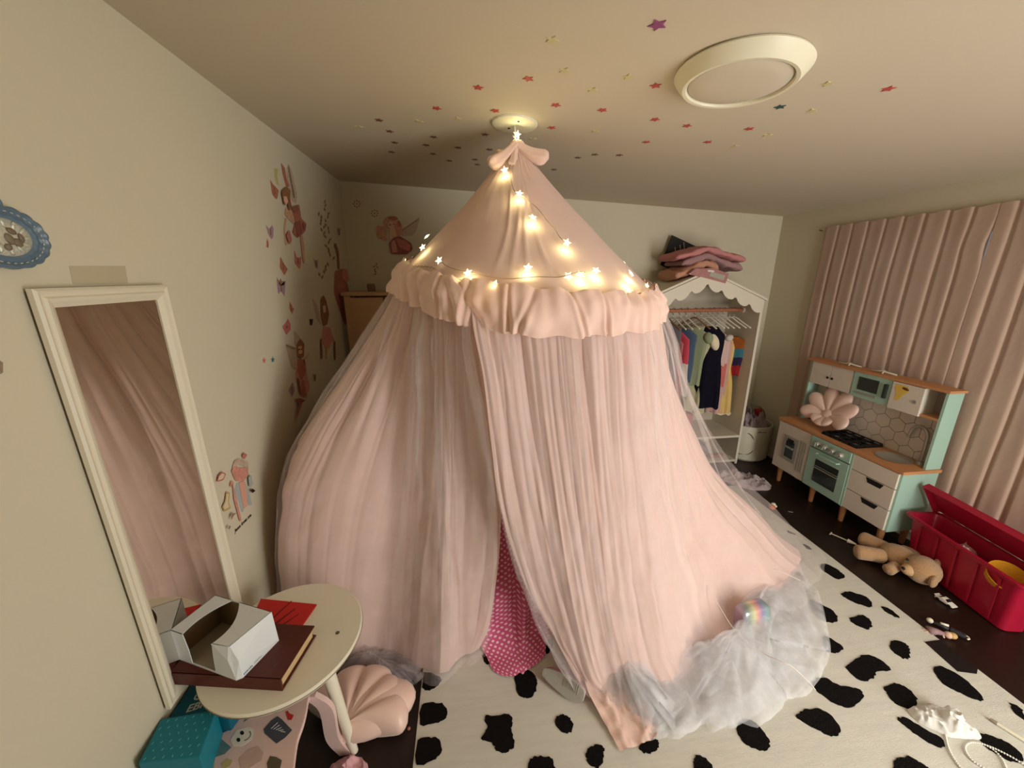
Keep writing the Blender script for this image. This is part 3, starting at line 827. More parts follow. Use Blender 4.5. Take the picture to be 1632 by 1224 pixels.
tp = MB().prism([at_x(a, b, WL + 0.0002) for a, b in ((110, 424), (199, 424), (204, 452), (116, 453))], (0.0008, 0, 0)).build('tape_patch', pm('old_tape', (190, 180, 152), 0.6))
tag(tp, 'faint greyish tape mark on the wall above the mirror', 'tape')
for (poly, lab) in (([(0, 575), (4, 578), (4, 594), (0, 596)], 'small brownish scuff on the left wall at picture edge'),):
    o = MB().prism([at_x(a, b, WL + 0.0002) for a, b in poly], (0.001, 0, 0)).build('wall_scuff', pm('scuff', (150, 130, 105), 0.8)); tag(o, lab, 'mark')

# ------------------------------------------------------------------ blue plaque
pq = thing('wall_plaque', 'blue oval scalloped wall plaque with silvery relief in the middle, partly cut off', 'plaque', (WL, 0.953, 1.78))
M_blue = pm('plaque_blue', (98, 120, 138), 0.3, 0.08, 20, 0.1, 60, spec=0.5)
M_pale = pm('plaque_silver', (206, 206, 190), 0.35, 0.10, 40, 0.4, 90, metal=0.3)
M_brn = pm('plaque_brown', (126, 112, 92), 0.5, 0.3, 60, 0.3, 90)
A, B = 0.086, 0.063
def oval(s, x, n=96, sc=0.0):
    return [(x, s * A * math.cos(2 * PI * k / n) * (1 + sc * abs(math.sin(2 * PI * k / n * 9))), s * B * math.sin(2 * PI * k / n) * (1 + sc * abs(math.sin(2 * PI * k / n * 9)))) for k in range(n)]
def dish(levels, sc=0.0, n=96):
    vs = []; 
    for s, x in levels: vs += oval(s, x, n, sc)
    m = len(levels)
    fs = [(j * n + i, j * n + (i + 1) % n, (j + 1) * n + (i + 1) % n, (j + 1) * n + i) for j in range(m - 1) for i in range(n)]
    fs += [tuple(range(n)), tuple((m - 1) * n + i for i in range(n))]
    return MB().add(vs, fs)
dish([(0.94, 0.001), (0.97, 0.010), (0.96, 0.018), (0.88, 0.021), (0.80, 0.016), (0.76, 0.014), (0.66, 0.017), (0.60, 0.014)], 0.05).build('rim', M_blue, pq, smooth='auto')
dish([(0.60, 0.0138), (0.56, 0.0165), (0.40, 0.018), (0.2, 0.019)]).build('medallion', M_pale, pq, smooth='auto')
for k in range(36):
    a = 2 * PI * k / 36
    MB().ell((0.0175, 0.82 * A * math.cos(a), 0.82 * B * math.sin(a)), (0.0015, 0.0035, 0.0012), rot=R3('X', math.degrees(a) + 90), nu=8, nv=4).build('bead', M_pale, pq, smooth=True)
fg = MB()
for (y, z, ry, rz_, a) in ((0.022, -0.004, .012, .020, 20), (0.036, -0.010, .012, .016, 50), (0.03, 0.012, .014, .010, -30), (0.015, -0.02, .01, .012, 0), (0.045, 0.0, .008, .016, 10)):
    fg.ell((0.0195, y - 0.02, z), (0.004, ry * .7, rz_ * .6), rot=R3('X', a), nu=10, nv=6)
fg.build('relief_figure', M_brn, pq, smooth=True)
for k in range(12):
    a = 2 * PI * k / 12
    MB().ell((0.0185, 0.42 * A * math.cos(a), 0.42 * B * math.sin(a)), (0.003, 0.010, 0.004), rot=R3('X', math.degrees(a) + 15), nu=8, nv=5).build('relief_leaf', M_pale, pq, smooth=True)
MB().tube([(0.012 + 0.0, -0.002 + 0.016 * math.cos(2 * PI * k / 20), 0.066 + 0.012 * math.sin(2 * PI * k / 20)) for k in range(20)], 0.004, 8, True).build('hanging_loop', M_blue, pq, smooth=True)

# ------------------------------------------------------------------ decals on the walls
DM = {'red': pm('decal_red', (176, 112, 92), 0.6, 0.42, 70), 'pink': pm('decal_pink', (208, 146, 130), 0.6, 0.42, 70), 'rose': pm('decal_rose', (194, 118, 112), 0.6, 0.42, 70),
      'wing': pm('decal_wing', (192, 170, 150), 0.6, 0.42, 70), 'skin': pm('decal_skin', (224, 180, 150), 0.6), 'hair': pm('decal_hair', (146, 100, 72), 0.6, 0.42, 70),
      'peach': pm('decal_peach', (204, 160, 130), 0.6, 0.42, 70), 'lilac': pm('decal_lilac', (166, 138, 152), 0.6, 0.2, 60), 'leaf': pm('decal_leaf', (150, 126, 96), 0.6, 0.2, 60),
      'moon': pm('decal_moon', (196, 182, 116), 0.6), 'dark': pm('decal_dark', (52, 40, 48), 0.5), 'teal': pm('decal_teal', (52, 120, 130), 0.5), 'orange': pm('decal_orange', (210, 120, 96), 0.5),
      'greyblue': pm('decal_greyblue', (172, 180, 178), 0.6), 'coral': pm('decal_coral', (222, 166, 144), 0.6), 'ink': pm('decal_ink', (46, 34, 32), 0.6), 'gold': pm('decal_gold', (186, 160, 96), 0.6),
      'darkred': pm('decal_darkred', (150, 88, 80), 0.6, 0.42, 70), 'paper': pm('decal_paper', (216, 200, 170), 0.7, 0.03)}
def tri_clean(P):
    return P
def wpoly(poly, plane, lift):
    P = []
    n = len(poly)
    for i in range(n):   # round the outline a little
        a, b, c = Vector(poly[i - 1]), Vector(poly[i]), Vector(poly[(i + 1) % n])
        if n > 3:
            P.append(b.lerp(a, 0.10)); P.append(b.lerp(c, 0.10))
        else: P.append(b)
    if plane == 'x': return [at_x(p[0], p[1], WL + lift) for p in P], Vector((0.0009, 0, 0))
    return [at_y(p[0], p[1], YB - lift) for p in P], Vector((0, -0.0009, 0))
def decal(name, label, cat, parts, plane='x', group=None):
    first = wpoly(parts[0][2], plane, 0.0002)[0]
    c = sum(first, Vector()) / len(first)
    if len(parts) == 1:
        P, h = wpoly(parts[0][2], plane, 0.0002)
        o = MB().prism([p - c for p in P], h).build(name, DM[parts[0][1]]); o.location = c
        return tag(o, label, cat, group)
    t = thing(name, label, cat, c, 0, group)
    for k, (pn, colr, poly) in enumerate(parts):
        P, h = wpoly(poly, plane, 0.0002 + 0.0010 * k)
        MB().prism(P, h).build(pn, DM[colr], t, world=True)
    return t
c1 = lambda pts: crop(400, 250, 6.12, pts)
c2 = lambda pts: crop(400, 445, 5.44, pts)
c3 = lambda pts: crop(400, 220, 5.44, pts)
c4 = lambda pts: crop(300, 640, 5.44, pts)
def el(cx, cy, rx, ry, rot=0.0, n=14):
    return [(cx + rx * math.cos(2 * PI * k / n) * math.cos(rot) - ry * math.sin(2 * PI * k / n) * math.sin(rot), cy + rx * math.cos(2 * PI * k / n) * math.sin(rot) + ry * math.sin(2 * PI * k / n) * math.cos(rot)) for k in range(n)]
decal('fairy_decal', 'large fairy wall sticker with long wings and red dress, topmost on left wall', 'wall sticker', [
    ('wing', 'wing', c1([(362, 65), (395, 130), (450, 370), (440, 460), (390, 420), (360, 280), (345, 130)])),
    ('wing', 'red', c1([(290, 55), (330, 110), (345, 200), (372, 290), (345, 300), (310, 170)])),
    ('arm', 'peach', c1([(330, 600), (350, 600), (335, 720), (342, 800), (355, 860), (335, 865), (320, 720)])),
    ('body', 'peach', c1([(340, 500), (400, 500), (440, 560), (420, 660), (360, 600), (330, 560)])),
    ('dress', 'red', c1([(395, 500), (470, 460), (490, 600), (540, 650), (530, 720), (490, 770), (450, 790), (405, 740), (430, 640)])),
    ('leg', 'peach', c1([(480, 760), (506, 770), (520, 890), (525, 1035), (512, 1040), (495, 900)])),
    ('wing_vein', 'leaf', c1([(364, 80), (374, 110), (430, 400), (422, 400)])), ('skirt_fold', 'darkred', c1([(430, 640), (480, 620), (500, 740), (470, 770), (450, 780), (440, 700)])), ('skirt_fold', 'darkred', c1([(505, 640), (538, 660), (528, 715), (512, 700)])), ('sash', 'hair', c1([(390, 490), (450, 470), (470, 520), (420, 545)])),
    ('hair', 'hair', c1([(310, 320), (350, 290), (385, 330), (380, 400), (400, 500), (370, 525), (352, 420), (325, 480), (300, 350)])),
    ('face', 'skin', c1([(318, 385), (348, 385), (362, 440), (345, 470), (322, 430)])),
    ('flower', 'rose', c1([(345, 770), (375, 710), (400, 810), (380, 855)]))], group='fairy wall stickers')
decal('fairy_decal', 'fairy wall sticker with pale wings, lowest on left wall beside canopy', 'wall sticker', [
    ('wing', 'wing', c2([(370, 440), (430, 510), (410, 600), (375, 570)])),
    ('wing', 'wing', c2([(300, 560), (390, 590), (405, 700), (390, 790), (350, 760)])),
    ('dress', 'pink', c2([(400, 690), (470, 700), (490, 860), (510, 930), (480, 1030), (430, 1010), (390, 850)])),
    ('bodice', 'red', c2([(405, 690), (465, 700), (475, 800), (440, 880), (400, 800)])),
    ('hair', 'hair', c2([(398, 570), (430, 515), (462, 560), (458, 670), (430, 690), (400, 670)])),
    ('face', 'skin', c2([(408, 585), (438, 575), (446, 640), (415, 650)])),
    ('skirt_fold', 'red', c2([(440, 880), (460, 870), (480, 1020), (450, 1015)])), ('skirt_fold', 'darkred', c2([(400, 860), (415, 860), (440, 1005), (425, 1000)])), ('wing_vein', 'leaf', c2([(304, 566), (388, 598), (386, 606), (308, 578)])), ('eye', 'ink', c2(el(418, 610, 5, 7))), ('eye', 'ink', c2(el(437, 606, 4, 6))), ('arm', 'skin', c2([(462, 700), (490, 680), (500, 640), (506, 645), (498, 700), (470, 720)])),
    ('bow', 'darkred', c2([(385, 1040), (420, 1030), (470, 1050), (440, 1075), (400, 1070)])),
    ('leg', 'red', c2([(420, 1070), (445, 1070), (412, 1165), (395, 1220), (396, 1170)]))], group='fairy wall stickers')
decal('fairy_decal', 'brown haired fairy wall sticker right of the small black wall sticker', 'wall sticker', [
    ('wing', 'wing', c2([(530, 165), (575, 220), (610, 400), (570, 350)])),
    ('dress', 'pink', c2([(625, 410), (690, 420), (700, 480), (740, 560), (700, 540), (680, 600), (640, 600), (612, 520)])),
    ('hair', 'hair', c2([(602, 170), (630, 138), (650, 180), (678, 300), (662, 390), (625, 410), (605, 320)])),
    ('face', 'skin', c2([(622, 230), (645, 225), (648, 285), (628, 292)])),
    ('leg', 'peach', c2([(650, 590), (664, 590), (660, 690), (652, 690)])),
    ('stem', 'hair', c2([(604, 520), (614, 520), (622, 690), (606, 690)])),
    ('stem', 'hair', c2([(720, 540), (732, 540), (736, 700), (724, 700)]))], group='fairy wall stickers')
decal('fairy_decal', 'tall reddish fairy wall sticker closest to the back left corner', 'wall sticker', [
    ('dress', 'red', [(533, 432), (547, 428), (556, 462), (559, 491), (556, 515), (549, 518), (543, 500), (537, 482), (532, 467)]),
    ('frill', 'rose', [(536, 452), (549, 450), (556, 472), (555, 490), (548, 497), (541, 480)]),
    ('wing', 'pink', c1([(890, 1090), (935, 1095), (960, 1200), (930, 1224), (890, 1180)])),
    ('hair', 'hair', c1([(808, 850), (828, 840), (858, 930), (866, 1100), (846, 1090), (838, 960)]))], group='fairy wall stickers')
def el(cx, cy, rx, ry, rot=0.0, n=14):
    return [(cx + rx * math.cos(2 * PI * k / n) * math.cos(rot) - ry * math.sin(2 * PI * k / n) * math.sin(rot), cy + rx * math.cos(2 * PI * k / n) * math.sin(rot) + ry * math.sin(2 * PI * k / n) * math.cos(rot)) for k in range(n)]
decal('fairy_decal', 'fairy wall sticker with curly blond hair on the back wall left of canopy', 'wall sticker', [
    ('wing', 'wing', c3([(1295, 800), (1465, 685), (1440, 790), (1400, 850), (1310, 850)])),
    ('wing_vein', 'leaf', c3([(1300, 806), (1462, 690), (1455, 705), (1304, 814)])),
    ('hair', 'peach', c3(el(1135, 820, 46, 62, 0.3))), ('hair', 'peach', c3(el(1205, 735, 62, 56))), ('hair', 'pink', c3(el(1265, 780, 46, 78, -0.2))),
    ('curl', 'pink', c3(el(1110, 790, 24, 34))), ('curl', 'red', c3(el(1230, 695, 46, 18, 0.1))), ('curl', 'red', c3(el(1285, 745, 16, 30, -0.3))), ('curl', 'pink', c3(el(1150, 870, 36, 18, 0.4))),
    ('body', 'skin', c3([(1205, 775), (1250, 775), (1268, 880), (1220, 910), (1200, 850)])),
    ('dress', 'darkred', c3([(1195, 910), (1240, 860), (1290, 850), (1390, 910), (1402, 965), (1350, 1010), (1210, 1005)])),
    ('skirt_fold', 'rose', c3([(1255, 870), (1330, 885), (1382, 935), (1372, 985), (1290, 950)])), ('skirt_fold', 'pink', c3([(1215, 905), (1245, 880), (1275, 985), (1225, 998)])),
    ('face', 'skin', c3(el(1216, 752, 30, 32))),
    ('eye', 'ink', c3(el(1206, 752, 5, 6))), ('eye', 'ink', c3(el(1236, 748, 5, 6)))], 'y', group='fairy wall stickers')
BUT = [('red', c1([(185, 220), (215, 270), (270, 325), (255, 410), (240, 410), (205, 365)]), 'red butterfly sticker just below the pale yellow moon sticker'),
       ('lilac', c1([(140, 660), (178, 705), (205, 665), (220, 700), (215, 780), (200, 805), (170, 760)]), 'brown-edged pale butterfly sticker left of the large fairy\'s legs'),
       ('pink', c1([(155, 790), (175, 840), (165, 885), (145, 880)]), 'tiny folded pink butterfly sticker left of the large fairy'),
       ('rose', c1([(420, 905), (455, 1000), (490, 965), (485, 1060), (475, 1095), (425, 1040)]), 'dark pink butterfly sticker below the large fairy\'s dress'),
       ('red', c1([(285, 970), (320, 1040), (358, 1095), (325, 1155), (280, 1080)]), 'dark red butterfly sticker below the pale brown-edged butterfly'),
       ('lilac', c2([(220, 0), (262, 45), (300, 10), (290, 150), (260, 105), (235, 130)]), 'lilac butterfly sticker on the left wall above the pink flower sticker'),
       ('rose', c2([(335, 190), (352, 235), (375, 260), (355, 305), (330, 250)]), 'small red outlined butterfly sticker directly above the pink flower sticker'),
       ('lilac', c2([(325, 960), (360, 890), (380, 960), (355, 1025)]), 'greyish butterfly sticker left of the lowest fairy\'s skirt'),
       ('leaf', c2([(535, 820), (548, 850), (564, 820), (560, 885), (545, 885)]), 'tiny brown butterfly sticker right of the lowest fairy'),
       ('lilac', c1([(605, 980), (630, 1030), (655, 1000), (650, 1095), (630, 1080)]), 'small brownish butterfly sticker between the large fairy and the corner'),
       ('lilac', c1([(835, 680), (855, 720), (875, 690), (865, 770), (850, 765)]), 'small faint butterfly sticker high beside the back left corner'),
       ('leaf', c1([(245, 1175), (275, 1210), (330, 1215), (320, 1250), (280, 1260)]), 'brown butterfly sticker halfway down the left wall above the lilac one')]
for colr, poly, lab in BUT:
    # wings in colour, darker body strip
    cx = sum(p[0] for p in poly) / len(poly); cy = sum(p[1] for p in poly) / len(poly)
    decal('butterfly_decal', lab, 'wall sticker', [('wings', colr, poly), ('body', 'hair', [(cx - 1.0, cy - 5), (cx + 0.6, cy - 5), (cx + 1.4, cy + 6), (cx - 0.2, cy + 6)])], group='butterfly wall stickers')
decal('moon_decal', 'pale yellow crescent moon sticker beside the large fairy on left wall', 'wall sticker', [('moon', 'moon', c1([(225, 110), (265, 115), (252, 180), (275, 285), (248, 262), (228, 200)]))])
decal('flower_decal', 'pink flower sticker on the left wall above the lowest fairy', 'wall sticker', [('petals', 'rose', c2([(320, 340), (345, 400), (340, 440), (305, 485), (270, 410), (300, 380)])), ('centre', 'darkred', c2([(302, 400), (318, 400), (318, 425), (302, 425)]))])
decal('black_decal', 'small black pot shaped sticker on left wall between two fairies', 'wall sticker', [('patch', 'dark', c2([(505, 345), (538, 345), (530, 400), (512, 400)]))])
for (cx, cy, colr, lab) in ((113, 705, 'orange', 'small orange star sticker on the left wall near the mirror'), (188, 698, 'teal', 'small teal star sticker on the left wall beside orange star')):
    poly = [(cx + (18 if k % 2 == 0 else 8) * math.sin(k * PI / 5), cy - (28 if k % 2 == 0 else 12) * math.cos(k * PI / 5)) for k in range(10)]
    q = [at_x(a, b, WL + 0.0003) for a, b in c2(poly)]
    o = MB().prism(q, (0.001, 0, 0)).build('star_decal', DM[colr]); tag(o, lab, 'wall sticker')
# sprigs of little leaves between the fairies
def sprig(label, pts, plane='x', group='leafy sprig wall stickers'):
    c = at_x(*pts[0][:2], WL + .0003) if plane == 'x' else at_y(*pts[0][:2], YB - .0003)
    t = thing('sprig_decal', label, 'wall sticker', c, 0, group)
    for (x, y, l, a) in pts:
        d = Vector((math.sin(a), -math.cos(a))); s = Vector((d.y, -d.x))
        o = Vector((x, y))
        poly = [o, o + d * l * .5 + s * l * .22, o + d * l, o + d * l * .5 - s * l * .22]
        P = [at_x(p.x, p.y, WL + .0003) if plane == 'x' else at_y(p.x, p.y, YB - .0003) for p in poly]
        MB().prism(P, (0.0008, 0, 0) if plane == 'x' else (0, -0.0008, 0)).build('leaf', DM['leaf'], t, world=True)
random.seed(11)
sprig('brown leafy sprig sticker left of the back left wall corner', [(508 + k * 1.6 + random.uniform(-3, 3), 345 + k * 5.0, 8, random.uniform(-.7, .7)) for k in range(15)])
sprig('second short leafy sprig sticker right beside the tall sprig', [(517 + k * 0.8 + random.uniform(-2, 2), 325 + k * 6.0, 7, random.uniform(-.7, .7)) for k in range(9)])
sprig('leafy sprig sticker above the brown haired fairy', [(510 + k * 2.5 + random.uniform(-2, 2), 445 - k * 4.0, 8, random.uniform(-.7, .7)) for k in range(6)])
sprig('small flower sprig sticker on back wall under the curly haired fairy', [(599, 424, 6, 0.3), (599, 424, 6, 2.3), (599, 424, 6, -1.9), (596, 432, 6, 0.5), (600, 436, 7, -0.5), (595, 438, 6, 1.2)], 'y')
def snow(px, py, label):
    c = at_y(px, py, YB - .0003)
    t = thing('snowflake_decal', label, 'wall sticker', c, 0, 'snowflake wall stickers')
    for k in range(9):
        rr = 5.0 if k < 8 else 0.0
        a = k * PI / 4
        x, y = px + rr * math.cos(a), py + rr * math.sin(a)
        P = [at_y(x + 1.2 * math.cos(b), y + 1.2 * math.sin(b), YB - .0003) for b in (0, PI / 3, 2 * PI / 3, PI, 4 * PI / 3, 5 * PI / 3)]
        MB().prism(P, (0, -0.0008, 0)).build('dot', DM['hair'], t, world=True)
snow(569, 325, 'dotted snowflake sticker on back wall nearest the corner')
snow(597, 340, 'dotted snowflake sticker on back wall nearest curly haired fairy')

# shepherd drawing
sh = decal('shepherd_drawing', 'coloured shepherd and lamb drawing stuck on wall right of the mirror', 'wall sticker', [
    ('robe', 'greyblue', c4([(415, 710), (440, 695), (462, 810), (482, 950), (460, 960), (430, 850), (390, 800)])),
    ('robe', 'greyblue', c4([(488, 690), (520, 760), (552, 890), (525, 905), (500, 800)])),
    ('tunic', 'coral', c4([(440, 700), (486, 690), (502, 760), (515, 900), (482, 930), (457, 800)])),
    ('headcloth', 'wing', c4([(380, 575), (400, 510), (440, 493), (520, 520), (522, 600), (480, 560), (430, 545), (392, 590)])),
    ('beard', 'pink', c4([(372, 600), (400, 560), (440, 572), (515, 575), (520, 630), (480, 690), (410, 690)])),
    ('crook', 'pink', c4([(360, 735), (368, 690), (388, 690), (392, 730), (408, 800), (462, 1035), (446, 1040), (396, 850), (388, 760), (380, 710), (370, 740)])),
    ('lamb', 'gold', c4([(330, 780), (360, 790), (350, 870), (368, 925), (312, 955), (293, 915), (318, 860)])),
    ('lamb_wool', 'paper', c4([(334, 800), (350, 800), (342, 870), (355, 915), (316, 935), (305, 910), (326, 865)])),
    ('cloud', 'rose', c4([(248, 698), (262, 640), (290, 608), (327, 625), (305, 680)])),
    ('cloud_fill', 'paper', c4([(258, 684), (270, 645), (292, 622), (315, 632), (298, 670)])),
    ('heart', 'rose', c4([(468, 470), (485, 445), (512, 460), (485, 502)])),
    ('plant', 'greyblue', c4([(520, 660), (545, 632), (562, 720), (532, 745)])),
    ('leaf', 'ink', c4([(538, 770), (560, 755), (582, 775), (555, 792)])),
    ('bird', 'leaf', c4([(370, 1030), (374, 975), (418, 962), (396, 985)])),
    ('pebble', 'leaf', c4([(345, 1100), (355, 1075), (368, 1080), (358, 1108)]))])
tA = at_x(374.5, 849, WL + 0.0006); tB = at_x(403.5, 819, WL + 0.0006)
ty = (tB - tA).normalized(); tz = Vector((1, 0, 0)).cross(ty)
Mt = Matrix((ty, tz, Vector((1, 0, 0)))).transposed().to_4x4(); Mt.translation = tA - Vector(sh.location)
text_mesh('lettering', 'Jesus loves me.', (tB - tA).length / 6.7, DM['ink'], sh, Mt, 0.0003, 0.2, 0.0006)

# ------------------------------------------------------------------ round side table and what lies on it
TZ = 0.5
M_table = pm('cream_table_paint', (232, 226, 206), 0.45, 0.03, 6)
tb = thing('side_table', 'round cream side table with splayed tapered legs beside the mirror', 'side table', (-0.655, 1.128, 0))
MB().lathe([(0.0, TZ - 0.026), (0.225, TZ - 0.026), (0.242, TZ - 0.020), (0.246, TZ - 0.010), (0.246, TZ - 0.004), (0.242, TZ), (0.0, TZ)], 72).build('tabletop', M_table, tb, smooth='auto')
MB().lathe([(0.2465, TZ - 0.0125), (0.2475, TZ - 0.0115), (0.2475, TZ - 0.0105), (0.2465, TZ - 0.0095)], 72).build('edge_groove', pm('groove_dark', (120, 104, 80), 0.7), tb)
for a in (-17, 103, 223):
    ca, sa = math.cos(math.radians(a)), math.sin(math.radians(a))
    p0 = Vector((0.128 * ca, 0.128 * sa, TZ - 0.026)); p1 = Vector((0.195 * ca, 0.195 * sa, 0.0))
    leg = MB().tube([p0, p0.lerp(p1, .5), p1], [0.023, 0.0195, 0.014], 18).build('leg', M_table, tb, smooth='auto')
    q0 = Vector((0.15 * ca, 0.15 * sa, TZ))
    MB().lathe([(0.0, 0.0), (0.0065, 0.0), (0.007, 0.0008), (0.0, 0.0015)], 14, c=(0.171 * math.cos(math.radians(a + 16)), 0.171 * math.sin(math.radians(a + 16)), TZ)).build('screw', pm('screw_steel', (110, 105, 95), 0.4, metal=0.6), tb)

# book
bk = thing('book', 'thick dark red brown book under the tissue box', 'book', (-0.745, 1.02, TZ))
M_cov = pm('book_leather', (84, 31, 19), 0.45, 0.15, 12, 0.15, 60)
M_pages = pm('book_pages', (206, 178, 132), 0.8, 0.12, 40, 0.3, 140, stretch=(1, 1, 14))
bx0 = Vector((-0.932, 1.002)); bx1 = Vector((-0.586, 0.940)); ud = (bx1 - bx0).normalized(); vd = Vector((-ud.y, ud.x))
BL, BWD, BH = (bx1 - bx0).length, 0.185, 0.045
def bslab(u0, u1, v0, v1, z0, z1):
    P = [bx0 + ud * u0 + vd * v0, bx0 + ud * u1 + vd * v0, bx0 + ud * u1 + vd * v1, bx0 + ud * u0 + vd * v1]
    return MB().prism([(p.x, p.y, z0) for p in P], (0, 0, z1 - z0))
bslab(0, BL, 0, BWD, TZ + .0005, TZ + 0.005).build('cover', M_cov, bk, world=True, bevel=0.0015)
bslab(0, BL, 0, BWD, TZ + BH - 0.005, TZ + BH).build('cover', M_cov, bk, world=True, bevel=0.0015)
bslab(0.0, BL, -0.001, 0.006, TZ + .0005, TZ + BH).build('spine', M_cov, bk, world=True, bevel=0.002)
bslab(0.008, BL - 0.008, 0.006, BWD - 0.008, TZ + 0.0052, TZ + BH - 0.0052).build('pages', M_pages, bk, world=True)

# tissue box
TB0 = TZ + BH + 0.0005
tbx = thing('tissue_box', 'white cardboard tissue box with torn open curved cutout on the book', 'tissue box', (-0.79, 1.06, TB0))
M_card = pm('white_card', (226, 231, 232), 0.6, 0.03, 6)
M_cardin = pm('card_inside', (168, 156, 136), 0.8, 0.08, 20)
ua = Vector((-0.704, 0.948)); ub = Vector((-0.640, 1.066)); uc = Vector((-0.932, 1.046))
e1 = (uc - ua); W1_ = e1.length; e1.normalize()            # long side, away from the near corner
e2 = Vector((-e1.y, e1.x)); e2 = e2 if e2.dot(ub - ua) > 0 else -e2
W2_ = 0.140; BHH = 0.116
def tp3(a, b, z): p = ua + e1 * a + e2 * b; return Vector((p.x, p.y, TB0 + z))
th_ = 0.0018
# walls: two long sides whole, the near long side torn low in the middle
def wall_quad(poly, inward, name, mat_=M_card):
    MB().prism(poly, inward).build(name, mat_, tbx, world=True)
i2 = Vector((e2.x, e2.y, 0)) * th_; i1 = Vector((e1.x, e1.y, 0)) * th_
wall_quad([tp3(0.012, 0, 0), tp3(0, 0.012, 0), tp3(0, 0.012, BHH * .55), tp3(0.020, 0.010, BHH), tp3(0.026, 0.0, BHH * .62)], i1, 'corner_panel')
wall_quad([tp3(0, 0.012, 0), tp3(0, W2_, 0), tp3(0.006, W2_, BHH), tp3(0.020, 0.010, BHH), tp3(0, 0.012, BHH * .55)], i1, 'end_panel')
wall_quad([tp3(W1_, 0, 0), tp3(W1_, W2_, 0), tp3(W1_, W2_, BHH), tp3(W1_, 0, BHH)], -i1, 'end_panel')
wall_quad([tp3(0, W2_, 0), tp3(W1_, W2_, 0), tp3(W1_, W2_, BHH), tp3(0.006, W2_, BHH)], -i2, 'back_panel', M_card)
wall_quad([tp3(0.004, W2_ - .0022, 0.003), tp3(W1_ - .003, W2_ - .0022, 0.003), tp3(W1_ - .003, W2_ - .0022, BHH - .003), tp3(0.008, W2_ - .0022, BHH - .003)], -i2 * .3, 'lining', pm('brown_card_lining', (120, 96, 66), .8))
wall_quad([tp3(W1_ - .0022, 0.002, 0.003), tp3(W1_ - .0022, W2_ - .003, 0.003), tp3(W1_ - .0022, W2_ - .003, BHH - .003), tp3(W1_ - .0022, 0.002, BHH - .003)], -i1 * .3, 'lining', pm('brown_card_lining', (120, 96, 66), .8))
# near long side: remains of the panel left and right of the opening
wall_quad([tp3(0.012, 0, 0), tp3(0.092, 0, 0), tp3(0.086, 0, BHH * .5), tp3(0.080, 0.002, BHH), tp3(0.022, 0.008, BHH), tp3(0.026, 0, BHH * .62)], i2, 'front_panel')
wall_quad([tp3(0.188, 0, 0), tp3(W1_, 0, 0), tp3(W1_, 0, BHH), tp3(0.196, 0, BHH), tp3(0.188, 0, BHH * .5)], i2, 'front_panel')
wall_quad([tp3(0.092, 0, 0), tp3(0.188, 0, 0), tp3(0.188, 0, 0.006), tp3(0.092, 0, 0.006)], i2, 'front_panel')
MB().prism([tp3(0.01, 0.002, 0), tp3(W1_, 0.002, 0), tp3(W1_, W2_, 0), tp3(0.004, W2_, 0)], (0, 0, 0.002)).build('base_panel', M_cardin, tbx, world=True)
# top: two lids either side of the lens shaped opening
def curve(a0, a1, bow_, n=10): return [(lerp(a0, a1, k / n) + bow_ * math.sin(PI * k / n), W2_ * k / n) for k in range(n + 1)]
ed = [(0.080 - 0.004 + 0.0 * t, W2_ * t) for t in (0,)]
L1 = [tp3(0.080 - 0.012 * math.sin(PI * t) + 0.062 * t * t, W2_ * t, BHH) for t in [k / 10 for k in range(11)]]
MB().prism(L1 + [tp3(0.006, W2_, BHH), tp3(0.020, 0.010, BHH)], (0, 0, -th_)).build('top_panel', M_card, tbx, world=True)
L2 = [tp3(0.196 + 0.010 * math.sin(PI * t) - 0.026 * t * t, W2_ * t, BHH) for t in [k / 10 for k in range(11)]]
MB().prism(L2 + [tp3(W1_, W2_, BHH), tp3(W1_, 0, BHH)], (0, 0, -th_)).build('top_panel', M_card, tbx, world=True)
Mt = Matrix((Vector((e2.x, e2.y, 0)), Vector((0, 0, 1)), Vector((e2.x, e2.y, 0)).cross(Vector((0, 0, 1))))).transposed().to_4x4()
M_print = pm('blue_print', (92, 116, 140), 0.6)
for k, (b0, w, z0, h) in enumerate(((0.016, 0.030, 0.006, 0.007), (0.052, 0.028, 0.008, 0.002), (0.052, 0.020, 0.012, 0.002))):
    pr = MB()
    nbar = int(w / 0.004)
    for j in range(nbar):
        bb0 = b0 + j * w / nbar
        pr.prism([tp3(-0.0002, bb0, z0), tp3(-0.0002, bb0 + w / nbar * .62, z0), tp3(-0.0002, bb0 + w / nbar * .62, z0 + h * (0.6 + 0.4 * (j * 7 % 3) / 2)), tp3(-0.0002, bb0, z0 + h)], -i1 * 0.15)
    pr.build('printing', M_print, tbx, world=True)

# red envelope
M_redp = pm('red_paper', (196, 34, 28), 0.5, 0.06, 8)
ev = thing('red_envelope', 'flat bright red paper envelope behind the tissue box on the side table', 'envelope', (-0.70, 1.24, TZ))
MB().prism([Vector((-0.823, 1.311, TZ + .001)), Vector((-0.806, 1.20, TZ + .001)), Vector((-0.62, 1.150, TZ + .001)), Vector((-0.599, 1.257, TZ + .001))], (0, 0, 0.004)).build('sleeve', M_redp, ev, world=True)
M_redd = pm('red_paper_slot', (110, 22, 18), 0.6)
for (a, b, w) in (((-0.70, 1.285), (-0.742, 1.195), .004), ((-0.672, 1.245), (-0.722, 1.175), .005), ((-0.648, 1.218), (-0.70, 1.165), .003)):
    a = Vector((a[0], a[1], 0)); b = Vector((b[0], b[1], 0)); s = Vector((-(b - a).y, (b - a).x, 0)).normalized() * w
    MB().prism([v + Vector((0, 0, TZ + .0051)) for v in (a - s * .4, b - s, b + s, a + s * .4)], (0, 0, 0.0006)).build('fold', M_redd, ev, world=True)

